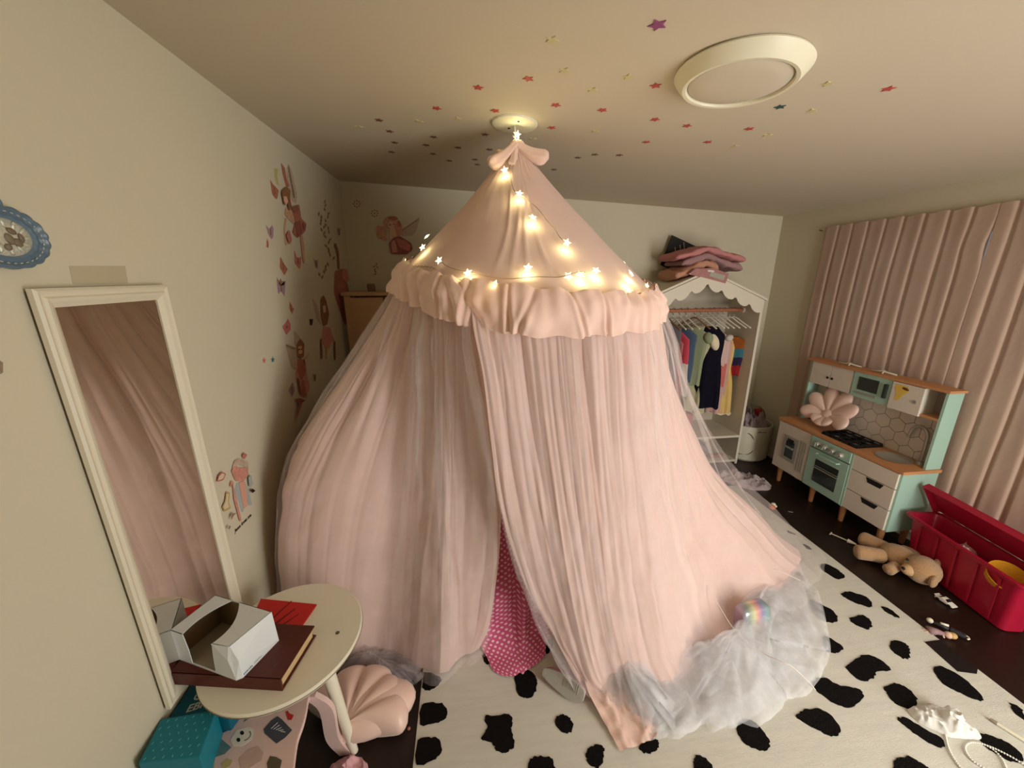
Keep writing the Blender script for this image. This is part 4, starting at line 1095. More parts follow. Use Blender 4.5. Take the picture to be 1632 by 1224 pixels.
# ------------------------------------------------------------------ pink stickered chair below the table
CZ = 0.34
ch = thing('child_chair', 'pale pink wooden child chair covered in stickers under the side table', 'chair', (-0.70, 0.94, 0))
M_pch = pm('chair_pink', (226, 196, 190), 0.45, 0.04, 6)
sq = lambda px, py: at_z(px, py, CZ)
outl = [(348, 1128), (370, 1100), (430, 1085), (488, 1098), (490, 1120), (484, 1150), (474, 1180), (468, 1224), (462, 1270), (400, 1290), (300, 1285), (318, 1225), (330, 1170)]
P = [sq(a, b) for a, b in outl]
n = len(P)
Q = []
for i in range(n):
    for j in range(4): Q.append(cr(P[(i - 1) % n], P[i], P[(i + 1) % n], P[(i + 2) % n], j / 4))
seat = MB().prism([q - Vector((0, 0, 0.018)) for q in Q], (0, 0, 0.018)).build('seat', M_pch, ch, world=True, bevel=0.003)
seat_c = sum(P, Vector()) / n
for (fx, fy) in (((-0.575, 1.055), (-0.525, 1.07)), ((-0.84, 1.04), (-0.87, 1.08)), ((-0.56, 0.80), (-0.53, 0.77)), ((-0.80, 0.80), (-0.83, 0.77))):
    t0 = Vector((fx[0], fx[1], CZ - 0.004)); t3 = Vector((fy[0], fy[1], 0.0))
    if fx[1] > 1.05: t0 = Vector((-0.573, 1.045, CZ - 0.004))
    t1 = t0.lerp(t3, .3) + (t3 - t0).normalized().cross(Vector((0, 1, 0))) * 0; t1 = Vector((lerp(t0.x, t3.x, 1.0), t0.y, CZ - 0.07)); t2 = Vector((lerp(t0.x, t3.x, .95), lerp(t0.y, t3.y, .6), 0.10)); t3b = t3 + Vector((math.copysign(0.03, t3.x - t0.x), 0, 0))
    pth = resample([t0, t1, t2, t3b], 16)
    b = MB(); vs = []
    for p in pth:
        for dx, dy in ((-.022, -.009), (.022, -.009), (.022, .009), (-.022, .009)): vs.append(p + Vector((dx, dy, 0)))
    fs = [(k * 4 + i, k * 4 + (i + 1) % 4, k * 4 + 4 + (i + 1) % 4, k * 4 + 4 + i) for k in range(16) for i in range(4)] + [(3, 2, 1, 0), (64, 65, 66, 67)]
    b.add(vs, fs).build('leg', M_pch, ch, world=True, smooth='auto')
# stickers on the seat
c5 = lambda pts: crop(300, 1090, 5.829, pts)
ST = [('sticker', (52, 74, 112), [(340, 300), (430, 265), (420, 410), (300, 465), (345, 380)]),
      ('sticker', (232, 226, 214), [(390, 520), (450, 430), (560, 400), (610, 420), (600, 510), (500, 580), (420, 580)]),
      ('sticker', (70, 76, 88), [(700, 420), (770, 340), (830, 300), (870, 330), (965, 430), (900, 500), (820, 555), (710, 460)]),
      ('sticker', (190, 50, 50), [(905, 260), (925, 250), (940, 275), (980, 290), (960, 335), (925, 335)]),
      ('sticker', (96, 132, 134), [(255, 600), (300, 505), (400, 590), (340, 650), (250, 680)]),
      ('sticker', (196, 170, 160), [(470, 700), (560, 610), (650, 580), (700, 640), (680, 710), (560, 790), (490, 780)]),
      ('sticker', (92, 84, 68), [(730, 740), (760, 670), (820, 680), (870, 710), (850, 800), (740, 800)]),
      ('sticker', (112, 118, 126), [(540, 290), (580, 265), (720, 250), (700, 275), (570, 320), (515, 355)]),
      ('sticker', (86, 122, 128), [(775, 240), (850, 200), (920, 180), (890, 230), (800, 275)]),
      ('sticker', (92, 96, 110), [(180, 520), (230, 450), (265, 470), (240, 540), (190, 560)]),
      ('sticker', (162, 176, 140), [(20, 720), (130, 690), (250, 690), (240, 781), (150, 840), (30, 800)]),
      ('sticker', (190, 176, 120), [(310, 740), (360, 690), (410, 710), (390, 760), (320, 800)])]
for k, (nm, rgb, poly) in enumerate(ST):
    P = [at_z(a, b, CZ + .0004) for a, b in c5(poly)]
    st = MB().prism(P, (0, 0, 0.0008)).build(nm, pm('seat_sticker_%d' % k, rgb, 0.45, 0.15, 40), seat, world=True)
    if k == 1:
        st['label'] = 'white smiling face sticker'
        dk = pm('sticker_black', (26, 24, 24), 0.5)
        dd = MB()
        for (ex, ey) in ((500, 455), (466, 520)):
            dd.prism([at_z(*crop(300, 1090, 5.829, [(ex + 19 * math.cos(t * PI / 6), ey + 19 * math.sin(t * PI / 6))])[0], CZ + .0013) for t in range(12)], (0, 0, .0004))
        sm = [(525, 525), (550, 515), (575, 490), (580, 460), (570, 440)]
        dd.tube([at_z(*crop(300, 1090, 5.829, [q])[0], CZ + .0014) for q in sm], 0.0010, 6)
        dd.build('sticker_face', dk, seat, world=True)
    if k == 2:
        ln = MB()
        for j in range(5):
            a = crop(300, 1090, 5.829, [(770 + j * 22, 440 + j * 6 - 25), (830 + j * 18, 360 + j * 22)])
            pa, pb = at_z(*a[0], CZ + .0014), at_z(*a[1], CZ + .0014)
            ln.tube([pa, pb], 0.0010, 5)
        ln.build('sticker_lines', pm('sticker_line_white', (200, 200, 204), .6), seat, world=True)

# ------------------------------------------------------------------ teal gift box and dotted teal bag
M_teal = pm('teal_paper', (10, 96, 118), 0.5, 0.08, 6)
gbx = thing('gift_box', 'dark teal gift box with white CELEBRATE lettering between mirror and chair', 'gift box', (-0.86, 1.0, 0))
GZ = 0.415
gp = [Vector((-0.935, 0.955, 0)), Vector((-0.770, 0.960, 0)), Vector((-0.745, 1.075, 0)), Vector((-0.935, 1.12, 0))]
MB().prism(gp, (0, 0, GZ)).build('box', M_teal, gbx, world=True, bevel=0.003)
M_let = pm('white_lettering', (206, 210, 200), 0.6)
for s, a, b in (('CEL', (305, 1117), (345, 1108)), ('EBR', (295, 1136), (333, 1124))):
    pa = at_z(a[0], a[1], GZ + .0004); pb = at_z(b[0], b[1], GZ + .0004)
    xx = (pb - pa).normalized(); Mt = Matrix((xx, Vector((0, 0, 1)).cross(xx), Vector((0, 0, 1)))).transposed().to_4x4(); Mt.translation = pa - Vector(gbx.location)
    text_mesh('lettering', s, (pb - pa).length / 1.9, M_let, gbx, Mt, 0.0003, 0.15, 0.0006)
dbg = thing('gift_bag', 'teal paper bag with small pale dashes in front of the teal gift box', 'gift bag', (-0.85, 0.88, 0))
DZ = 0.44
dp = [at_z(220, 1217, DZ), at_z(318, 1207, DZ), at_z(345, 1131, DZ), at_z(248, 1147, DZ)]
dp = [Vector((max(p.x, WL + .004), p.y, 0)) for p in dp]
M_teal2 = pm('teal_bag_paper', (22, 124, 142), 0.5, 0.06, 6)
MB().prism(dp, (0, 0, DZ)).build('bag', M_teal2, dbg, world=True, bevel=0.003)
M_dash = pm('bag_dash', (96, 176, 186), 0.6)
random.seed(5)
dm_ = MB()
for i in range(6):
    for j in range(6):
        u = (i + .5 + (.5 if j % 2 else 0)) / 6.6; v = (j + .5) / 6
        p = dp[0].lerp(dp[1], u).lerp(dp[3].lerp(dp[2], u), v); p.z = DZ + .0006
        dm_.box(p, (0.0022, 0.006, 0.0008), rot=R3('Z', random.choice((-35, 30, -20))))
dd = dm_.build('dash_pattern', M_dash, dbg, world=True, fix=False); dd['kind'] = 'stuff'

# ------------------------------------------------------------------ shell cushion and cloth on the floor
M_satin = pm('peach_satin', (236, 202, 188), 0.38, 0.03, 6, 0.10, 25, spec=0.5, sheen=0.3)
def shell(root, lobes, r, h, inner, squash=1.0, a0=-100, a1=100, base=(0, 0, 0)):
    """scallop of padded lobes fanning out from a hinge point"""
    for k in range(lobes):
        a = math.radians(lerp(a0, a1, k / (lobes - 1)))
        d = Vector((math.sin(a), math.cos(a), 0)); s = Vector((d.y, -d.x, 0))
        wid = r * math.radians(abs(a1 - a0)) / (lobes - 1) * 0.56
        L = r * (0.94 + 0.06 * math.cos(a * 2))
        def fn(u, v, d=d, s=s, wid=wid, L=L):
            t = v; al = 2 * PI * u
            w = wid * (0.10 + 0.90 * sstep(t * 1.15)) * math.sqrt(max(0.0, 1 - max(0, (t - 0.80) / 0.20) ** 2)) if t > 0.80 else wid * (0.10 + 0.90 * sstep(t * 1.15))
            hh = h * (0.30 + 0.70 * math.sin(PI * min(1, 0.15 + 0.72 * t))) * (math.sqrt(max(0.0, 1 - max(0, (t - 0.80) / 0.20) ** 2)) if t > 0.80 else 1)
            w *= 1 + 0.03 * math.sin(9 * t)
            return Vector(base) + d * (L * t) + s * (math.cos(al) * w) + Vector((0, 0, math.sin(al) * hh * squash))
        MB().grid(fn, 24, 20, cu=True).build('lobe', M_satin, root, smooth=True)
sc_ = thing('shell_cushion', 'peach satin scallop shell cushion lying on the dark floor beside table leg', 'cushion', (-0.49, 1.10, 0.0), 0.0)
shell(sc_, 5, 0.250, 0.070, 0.0, 1.0, -40, 76, (0.0, -0.005, 0.071))
fold = MB().ell((0.075, 0.065, 0.068), (0.165, 0.100, 0.067), rot=R3('Z', 16), nu=24, nv=12).build('hinge_band', M_satin, sc_, smooth=True)
gl = MB().ell((0, 0, 0.006), (0.007, 0.007, 0.006), nu=8, nv=6).build('trinket', pm('pink_glitter', (190, 130, 110), 0.3, 0.5, 200, metal=0.4)); gl.location = at_z(652, 1163, 0.0) * 1.0; gl.location.z = 0
tag(gl, 'tiny sparkly pink bead on dark floor left of rug', 'bead')
g2 = MB().box((0, 0, 0.002), (0.022, 0.006, 0.003)).build('trinket', pm('grey_scrap', (110, 108, 100), 0.6)); g2.location = at_z(577, 1180, 0.0)
tag(g2, 'tiny grey scrap on the dark floor under the shell cushion', 'scrap')

def heap(name, label, cat, cx, cy, rx, ry, h, mat_, seed, z0=0.0, n=48, rot=0.0, freq=1.0, group=None):
    def fn(u, v):
        a = 2 * PI * u
        rim = 1 + 0.16 * fbm(math.cos(a) * 1.3 + seed, math.sin(a) * 1.3, seed)
        r = v * rim
        x, y = rx * r * math.cos(a), ry * r * math.sin(a)
        rid = (1 - min(1, 2.2 * abs(fbm(x * 9 * freq + seed, y * 9 * freq, seed)))) ** 1.5
        rd2 = (1 - min(1, 2.2 * abs(fbm(x * 19 * freq + seed, y * 17 * freq, seed + 3)))) ** 2
        env = max(0.0, 1 - v ** 2.4)
        zz = h * env * (0.35 + 0.65 * rid) + h * 0.28 * rd2 * min(1, env * 3) + 0.006 * env ** .5
        c, s = math.cos(rot), math.sin(rot)
        return Vector((x * c - y * s, x * s + y * c, z0 + zz + 0.001))
    o = MB().grid(fn, n * 2, n // 2, cu=True).build(name, mat_, None, smooth=True, fix=False)
    o.location = (cx, cy, 0)
    return tag(o, label, cat, group)
M_mauve = pm('mauve_cloth', (206, 158, 164), 0.6, 0.06, 8, 0.15, 40, spec=0.4)
heap('pink_cloth', 'crumpled mauve pink satin cloth around the side table leg foot', 'cloth', -0.475, 0.985, 0.075, 0.075, 0.05, M_mauve, 3.0)
# ------------------------------------------------------------------ polka dot blanket coming out of the canopy opening
M_polka = dots_mat('polka_cotton', (206, 92, 132), (244, 200, 210), 0.030, 0.0058)
rows = [[at_y(770, 800, 1.62), at_y(800, 800, 1.62), at_y(840, 800, 1.62)],
        [at_y(765, 880, 1.56), at_y(810, 880, 1.54), at_y(860, 880, 1.56)],
        [at_y(752, 950, 1.47), at_y(818, 950, 1.44), at_y(880, 955, 1.47)],
        [at_z(752, 1000, 0.10), at_z(822, 1000, 0.10), at_z(888, 998, 0.09)],
        [at_z(772, 1040, 0.022), at_z(825, 1035, 0.03), at_z(872, 1022, 0.022)],
        [at_z(786, 1068, 0.020), at_z(826, 1066, 0.022), at_z(868, 1045, 0.020)],
        [at_z(800, 1077, 0.019), at_z(824, 1076, 0.019), at_z(856, 1058, 0.019)]]
rws = [resample(r, 40) for r in rows]
cls = [resample([rws[k][i] for k in range(len(rows))], 60) for i in range(41)]
b = MB(); vs = []; uvs = []
for j in range(61):
    for i in range(41):
        p = cls[i][j].copy(); u, v = i / 40, j / 60
        f = math.exp(-((u - 0.62 + 0.12 * (v - .5)) / 0.05) ** 2) - 0.7 * math.exp(-((u - 0.52 + 0.12 * (v - .5)) / 0.05) ** 2) + 0.5 * fbm(u * 4, v * 4, 9)
        k = sstep(v * 2.2) * (1 - 0.75 * sstep((v - 0.62) / 0.3))
        p.y -= 0.035 * f * k; p.z += 0.012 * max(0, f) * (1 - k * .5) * (1 - v)
        p.z = max(p.z, 0.0185)
        vs.append(p); uvs.append((u * 0.30, v * 0.95))
b.add(vs, [(j * 41 + i, j * 41 + i + 1, (j + 1) * 41 + i + 1, (j + 1) * 41 + i) for j in range(60) for i in range(40)])
pb = b.build('polka_blanket', M_polka, None, smooth=True, uv=uvs, fix=False)
tag(pb, 'bright pink blanket with white polka dots hanging out of the canopy opening', 'blanket')

# ------------------------------------------------------------------ shoe lying on its side
M_sole = pm('grey_rubber_sole', (176, 172, 164), 0.7, 0.06, 30, 0.2, 120)
M_upper = pm('pink_shoe_canvas', (206, 150, 158), 0.7, 0.08, 20, 0.1, 90)
sd = thing('sneaker', 'small pink shoe on its side showing its grey sole beside the blanket', 'shoe', at_z(892, 1100, 0.012))
sa = at_z(866, 1078, 0.014); sb = at_z(928, 1118, 0.014)
ax = (sb - sa).normalized(); sx = Vector((-ax.y, ax.x, 0))
sx = -sx if sx.y > 0 else sx                         # towards the viewer
Ls = (sb - sa).length + 0.01
up_ = (Vector((0, 0, 0.80)) - sx * 0.60).normalized()     # direction across the sole (it faces the viewer, tilted)
nrm_ = ax.cross(up_).normalized()
if nrm_.y > 0: nrm_ = -nrm_
def sole_w(t): return 0.027 + 0.008 * math.sin(PI * (t * 1.1 - 0.15)) + (0.004 if t > .55 else 0)
def sole_pt(t, s, h):
    return sa + ax * (Ls * t) + Vector((0, 0, 0.034)) + up_ * (s * sole_w(t)) + nrm_ * h
ring_ = []
N_ = 40
for k in range(N_):
    a = 2 * PI * k / N_; t = 0.5 - 0.5 * math.cos(a); s = math.copysign(abs(math.sin(a)) ** 0.45, math.sin(a)); ring_.append((t, s))
MB().prism([sole_pt(t, s, 0.0) for t, s in ring_], nrm_ * 0.014).build('sole', M_sole, sd, world=True, bevel=0.002)
for k in range(9):
    t = 0.52 + k * 0.04
    MB().prism([sole_pt(t, -.1, 0.0142), sole_pt(t + .018, -.1, 0.0142), sole_pt(t + .018, .8, 0.0142), sole_pt(t, .8, 0.0142)], nrm_ * 0.002).build('tread', M_sole, sd, world=True)
def upper_fn(u, v):
    a = 2 * PI * u; t = 0.5 - 0.5 * math.cos(a); s = math.copysign(abs(math.sin(a)) ** 0.5, math.sin(a))
    hh = v * (0.030 + 0.022 * (1 - sstep((t - .3) / .5)))
    k = 1 - 0.28 * v * v
    return sole_pt(0.5 + (t - .5) * (1 - 0.06 * v), s * k, -hh)
MB().grid(upper_fn, 40, 8, cu=True).build('upper', M_upper, sd, smooth=True, world=True)
tg = [sole_pt(.35, .7, -0.05) + Vector((0, 0, 0.0)), sole_pt(.40, .9, -0.068), sole_pt(.52, .9, -0.066), sole_pt(.55, .7, -0.045)]
MB().prism(tg, up_ * 0.006).build('tongue', M_upper, sd, world=True)
MB().tube([sole_pt(.25, .6, -.05) + up_ * .012 * math.sin(k / 12 * PI) + ax * 0.03 * k / 12 - nrm_ * 0.02 * math.sin(k / 12 * PI) for k in range(13)], 0.0025, 6).build('lace', pm('pink_lace', (226, 178, 186), .7), sd, smooth=True, world=True)

# ------------------------------------------------------------------ rainbow holographic pouch under the tulle
hm = bpy.data.materials.new('holographic_film'); hm.use_nodes = True
nt = hm.node_tree; hb = nt.nodes['Principled BSDF']
tc = nt.nodes.new('ShaderNodeTexCoord'); mp = nt.nodes.new('ShaderNodeMapping'); mp.inputs['Rotation'].default_value = (0, 0, 0.3)
wv = nt.nodes.new('ShaderNodeSeparateXYZ'); rp = nt.nodes.new('ShaderNodeValToRGB'); mrr = nt.nodes.new('ShaderNodeMapRange')
mrr.inputs['From Min'].default_value = -0.085; mrr.inputs['From Max'].default_value = 0.085
nt.links.new(tc.outputs['Object'], mp.inputs['Vector']); nt.links.new(mp.outputs['Vector'], wv.inputs['Vector']); nt.links.new(wv.outputs['X'], mrr.inputs['Value'])
nt.links.new(mrr.outputs['Result'], rp.inputs['Fac']); nt.links.new(rp.outputs['Color'], hb.inputs['Base Color'])
els = rp.color_ramp.elements; els[0].position = 0; els[0].color = lin((176, 150, 170)) + [1]; els[1].position = 1; els[1].color = lin((140, 160, 150)) + [1]
for pos, c in ((0.22, (150, 165, 160)), (0.40, (214, 212, 170)), (0.52, (232, 170, 160)), (0.66, (160, 150, 190)), (0.82, (150, 178, 178))):
    e = els.new(pos); e.color = lin(c) + [1]
hb.inputs['Roughness'].default_value = 0.25; hb.inputs['Metallic'].default_value = 0.35
hp = at_z(1206, 1022, 0.02)
ho = thing('holographic_pouch', 'shiny rainbow holographic pouch under the tulle at the canopy edge', 'pouch', (hp.x + 0.03, hp.y + 0.07, 0.013), 0.15)
def pouch(u, v):
    a = 2 * PI * u
    c = math.copysign(abs(math.cos(a)) ** 0.4, math.cos(a)); s = math.copysign(abs(math.sin(a)) ** 0.4, math.sin(a))
    k = (1 - v ** 14) ** 0.3 * min(1, 0.75 + v)
    return Vector((0.085 * c * k, (0.045 - 0.012 * v) * s * k + 0.02 * v, 0.001 + 0.135 * v))
MB().grid(pouch, 36, 16, cu=True).build('bag', hm, ho, smooth=True)
MB().rbox((-0.075, -0.075, 0.012), (0.09, 0.05, 0.022), 0.008).build('strap', pm('dark_strap', (70, 64, 68), .7), ho, smooth=True)

# ------------------------------------------------------------------ wooden furniture in the back left corner
M_wood = pm('pine_wood', (206, 166, 124), 0.55, 0.12, 4, 0.1, 30, stretch=(1, 1, 6))
fr = thing('wooden_frame', 'pale wooden furniture frame in the back left corner behind the canopy', 'furniture', (-0.50, 3.24, 0))
for x in (-0.905, -0.36):
    MB().bb(x, x + 0.045, 3.08, 3.125, 0, 1.56).build('post', M_wood, fr, world=True, bevel=0.003)
    MB().bb(x, x + 0.045, 3.38, 3.425, 0, 1.56).build('post', M_wood, fr, world=True, bevel=0.003)
for z in (0.25, 0.70, 1.12): MB().bb(-0.86, -0.36, 3.105, 3.42, z, z + 0.02).build('shelf', M_wood, fr, world=True)
MB().bb(-0.92, -0.30, 3.07, 3.435, 1.56, 1.585).build('top_board', M_wood, fr, world=True, bevel=0.003)
MB().bb(-0.862, -0.62, 3.088, 3.10, 0.1, 1.545).build('door_panel', M_wood, fr, world=True)
MB().bb(-0.61, -0.362, 3.088, 3.10, 0.1, 1.545).build('door_panel', M_wood, fr, world=True)
MB().bb(-0.86, -0.36, 3.41, 3.42, 0.1, 1.56).build('back_panel', M_wood, fr, world=True)
orn = MB().rbox((0, 0, 0.03), (0.055, 0.05, 0.06), 0.008).build('ornament_box', pm('brown_box', (128, 100, 76), .6), None, smooth=True); orn.location = (-0.735, 3.25, 1.585)
tag(orn, 'small brown box standing on the wooden frame in the back corner', 'box')

# ------------------------------------------------------------------ wardrobe
M_wd = pm('wardrobe_white', (222, 214, 196), 0.5, 0.03, 5)
M_wdi = pm('wardrobe_inside', (204, 194, 174), 0.6, 0.03, 5)
M_rod = pm('rod_wood', (176, 108, 78), 0.5, 0.15, 10, stretch=(1, 8, 8))
XA, XB, YA, YE = 1.42, 2.475, 3.0, 3.42
XM = (XA + XB) / 2; ZE, ZR = 1.50, 1.725
wd = thing('wardrobe', 'white house shaped open wardrobe with scalloped front against the back wall', 'wardrobe', (XM, 3.21, 0))
MB().bb(XA, XA + 0.022, YA, YE, 0, ZE).build('side_panel', M_wd, wd, world=True)
MB().bb(XB - 0.022, XB, YA, YE, 0, ZE).build('side_panel', M_wd, wd, world=True)
MB().prism([(XA + .022, YE - .01, 0.02), (XB - .022, YE - .01, 0.02), (XB - .022, YE - .01, ZE), (XM, YE - .01, ZR - .02), (XA + .022, YE - .01, ZE)], (0, 0.008, 0)).build('back_panel', M_wdi, wd, world=True)
MB().bb(XA + .022, XB - .022, YA + 0.004, YE - .012, 0.265, 0.285).build('shelf', M_wd, wd, world=True)
MB().bb(XA + .022, XB - .022, YA + 0.004, YE - .012, 0.02, 0.04).build('base_shelf', M_wd, wd, world=True)
for sgn in (-1, 1):
    e = Vector((XM + sgn * (XM - XA + 0.02), YA - 0.008, ZE - 0.006)); r = Vector((XM, YA - 0.008, ZR))
    MB().prism([e, r, r + Vector((0, 0, 0.018)), e + Vector((0, 0, 0.018))], (0, YE - YA + 0.008, 0)).build('roof_panel', M_wd, wd, world=True)
# scalloped gable board: straight slope above, round scallops below
top = [(XA, ZE - .002), (XM, ZR - .002), (XB, ZE - .002)]
pts = [Vector((XB, YA, ZE - .002)), Vector((XM, YA, ZR - .002)), Vector((XA, YA, ZE - .002))]
nsc = 8
low = []
for k in range(nsc):
    x0 = lerp(XA, XB, k / nsc); x1 = lerp(XA, XB, (k + 1) / nsc)
    for j in range(9):
        x = lerp(x0, x1, j / 9)
        zz = lerp(ZE, ZR, 1 - abs(x - XM) / (XB - XM)) - 0.075
        low.append(Vector((x, YA, zz + 0.012 - 0.066 * math.sqrt(max(0, 1 - ((j + .5) / 4.5 - 1) ** 2)))))
gb_ = MB(); n = len(low)
vs = []
for p in low:
    tz = lerp(ZE, ZR, 1 - abs(p.x - XM) / (XB - XM)) - 0.004
    vs += [p, Vector((p.x, YA, tz)), p + Vector((0, -0.014, 0)), Vector((p.x, YA - 0.014, tz))]
fs = []
for k in range(n - 1):
    a, c = k * 4, k * 4 + 4
    fs += [(a, a + 1, c + 1, c), (a + 2, c + 2, c + 3, a + 3), (a, c, c + 2, a + 2), (a + 1, a + 3, c + 3, c + 1)]
fs += [(0, 2, 3, 1), ((n - 1) * 4, (n - 1) * 4 + 1, (n - 1) * 4 + 3, (n - 1) * 4 + 2)]
gb_.add(vs, fs).build('scalloped_board', M_wd, wd, world=True)
RODY, RODZ = 3.20, 1.405
MB().tube([(XA + .02, RODY, RODZ), (XB - .02, RODY, RODZ)], 0.016, 16).build('rail', M_rod, wd, smooth='auto', world=True)
MB().lathe([(0.026, 0), (0.026, 0.012), (0.018, 0.016)], 20, c=(XB - .023, RODY, RODZ), rot=R3('Y', -90)).build('rail_socket', M_wd, wd, smooth='auto', world=True)

# hangers and garments
M_hang = pm('white_hanger', (224, 214, 196), 0.5); M_hangw = pm('wood_hanger', (140, 96, 70), 0.5)
def hanger(x, ang, mat_, label, w=0.30):
    t = thing('clothes_hanger', label, 'hanger', (x, RODY, RODZ), ang, 'clothes hangers on the wardrobe rail')
    zt = -0.072
    hk = [(0, -0.0, zt + .012), (0, 0, zt + 0.035), (0, 0.012, zt + .045), (0, 0.019, zt + .060), (0, 0.019, -0.003), (0, 0.011, 0.016), (0, -0.003, 0.020), (0, -0.016, 0.012), (0, -0.020, 0.0)]
    MB().tube(resample([Vector(p) for p in hk], 24), 0.0025, 6).build('hook', M_metal, t, smooth=True)
    arm = [Vector((0, -w / 2, zt - 0.075)), Vector((0, -w / 4, zt - 0.03)), Vector((0, -0.02, zt + 0.005)), Vector((0, 0.02, zt + 0.005)), Vector((0, w / 4, zt - 0.03)), Vector((0, w / 2, zt - 0.075))]
    MB().tube(resample(arm, 20), 0.0065, 8).build('arm', mat_, t, smooth=True)
    return t
def garment(x, ang, label, cat, mats, zt, zb, w0, w1, th0=0.018, th1=0.03, sleeves=False, waist=None, stripes=None, nfold=7, name='garment', trim=None, group='clothes hanging in the wardrobe', dy=0.0):
    """hanging garment: lofted flattened tube from the shoulders to a wavy hem"""
    t = thing(name, label, cat, (x, RODY + dy, zb), ang, group)
    H = zt - zb
    def shape(v):
        wsh = lerp(0.10, w0, sstep(v / 0.10)) if v < 0.10 else lerp(w0, w1, sstep((v - 0.10) / 0.9))
        if waist: wsh *= 1 - waist * math.exp(-((v - 0.38) / 0.12) ** 2)
        return wsh / 2, lerp(th0, th1, v)
    def fn(u, v):
        a = 2 * PI * u; w, th = shape(v)
        f = 1 + 0.30 * v * math.sin(nfold * a + x * 37) + 0.12 * v * math.sin(nfold * 2.3 * a + x * 11)
        return Vector((math.sin(a) * th * f + 0.006 * math.sin(9 * v + x * 50), -math.cos(a) * w * (1 + 0.03 * v * math.sin(5 * a)), H * (1 - v) + 0.008 * v * math.sin(nfold * a)))
    segs = stripes or [(0.0, 1.0, mats[0])]
    for k, (a0, a1, mm) in enumerate(segs):
        nm = 'bodice' if (len(segs) > 1 and k == 0) else ('skirt' if len(segs) > 1 else 'fabric')
        MB().grid(lambda u, v: fn(u, lerp(a0, a1, v)), 44, max(4, int(22 * (a1 - a0))), cu=True).build(nm, mm, t, smooth=True, fix=False)
    if sleeves:
        for s in (-1, 1):
            MB().ell((0, s * w0 * 0.52, H * 0.84), (th0 * 1.5, w0 * 0.15, H * 0.10), rot=R3('X', s * 18), nu=16, nv=8).build('sleeve', mats[-1], t, smooth=True)
    if trim:
        MB().tube([fn(k / 44, 0.995) for k in range(44)], 0.008, 6, True).build('hem_trim', trim, t, smooth=True)
    return t
G = lambda n, c, **k: pm('cloth_' + n, c, 0.85, 0.10, k.pop('scale', 14), 0.2, 60, spec=0.1)
GM = {'grey': G('grey', (112, 108, 112)), 'red': G('red', (206, 78, 96)), 'denim': G('denim', (86, 104, 128)), 'green': G('green', (152, 160, 128)), 'white': G('white', (214, 206, 196)),
      'sage': G('sage', (196, 192, 158)), 'navy': G('navy', (22, 20, 34)), 'blush': G('blush', (216, 184, 178)), 'coral': G('coral', (206, 112, 104)), 'palepink': G('palepink', (206, 166, 156)),
      'yellow': G('yellow', (224, 190, 118)), 'cream': G('cream', (232, 220, 190)), 'dustyrose': G('dustyrose', (184, 112, 112)), 'stripe1': G('stripe1', (150, 84, 40)), 'stripe2': G('stripe2', (60, 116, 128)), 'stripe3': G('stripe3', (50, 40, 70)), 'stripe4': G('stripe4', (150, 40, 44)),
      'palegrey': G('palegrey', (190, 190, 192))}
D2 = math.radians
HX = [(1.74, 'grey', 22), (1.80, 'white', 18), (1.86, 'white', 18), (1.92, 'white', 21), (2.00, 'wood', 28), (2.06, 'white', 28), (2.13, 'white', 31), (2.17, 'white', 30), (2.22, 'white', 31), (2.27, 'white', 33), (2.33, 'white', 33), (2.37, 'white', 33)]
HL = ['dark hanger at the left end of the wardrobe rail', 'white hanger second from left on the wardrobe rail', 'white hanger with the red dress on the wardrobe rail', 'white hanger with the denim garment on the rail', 'wooden hanger with the green top on the wardrobe rail', 'white hanger holding the pale sage dress', 'white hanger holding the navy dress',
      'white hanger holding the blush frilled dress', 'white hanger holding the coral skirt dress', 'white hanger holding the pale pink long dress', 'white hanger holding the yellow dress', 'white hanger rightmost on the rail with the striped top']
for (x, k, a), lab in zip(HX, HL): hanger(x, D2(a), M_hangw if k != 'white' else M_hang, lab)
garment(1.74, D2(29), 'grey top hanging leftmost in the wardrobe', 'top', [GM['grey']], 1.31, 0.80, 0.30, 0.27, name='top')
garment(1.80, D2(24), 'dusty rose long dress hanging behind the tulle in the wardrobe', 'dress', [GM['dustyrose']], 1.20, 0.45, 0.26, 0.30, name='dress')
garment(1.86, D2(24), 'red and white dress hanging near the canopy edge in wardrobe', 'dress', [GM['red'], GM['white']], 1.22, 0.66, 0.24, 0.30, stripes=[(0, .48, GM['red']), (.48, 1, GM['white'])], name='dress')
garment(1.92, D2(28), 'blue denim garment hanging left of the green top', 'denim garment', [GM['denim']], 1.24, 0.78, 0.24, 0.22, name='denim_garment')
garment(2.00, D2(37), 'green patterned top hanging left of the sage dress', 'top', [GM['green'], GM['green']], 1.26, 0.74, 0.26, 0.22, sleeves=True, name='top')
garment(2.06, D2(37), 'long pale sage floral dress hanging left of the navy dress', 'dress', [GM['sage'], GM['cream']], 1.27, 0.48, 0.26, 0.26, 0.03, 0.055, sleeves=True, waist=0.15, name='dress')
garment(2.125, D2(48), 'plain navy blue dress hanging in the middle of the rail', 'dress', [GM['navy'], GM['navy']], 1.27, 0.54, 0.22, 0.27, 0.03, 0.045, waist=0.1, nfold=5, name='dress', dy=-0.075)
garment(2.20, D2(44), 'blush pink frilled top hanging right of the navy dress', 'top', [GM['blush'], GM['white']], 1.22, 0.92, 0.24, 0.24, 0.03, 0.05, sleeves=True, name='top')
garment(2.235, D2(49), 'coral pink skirt dress hanging under the frilled top', 'dress', [GM['blush'], GM['coral']], 1.20, 0.72, 0.22, 0.22, 0.025, 0.05, stripes=[(0, .55, GM['blush']), (.55, 1, GM['coral'])], name='dress')
garment(2.275, D2(49), 'long pale pink dress hanging left of the yellow dress', 'dress', [GM['palepink']], 1.18, 0.46, 0.20, 0.20, 0.025, 0.045, name='dress')
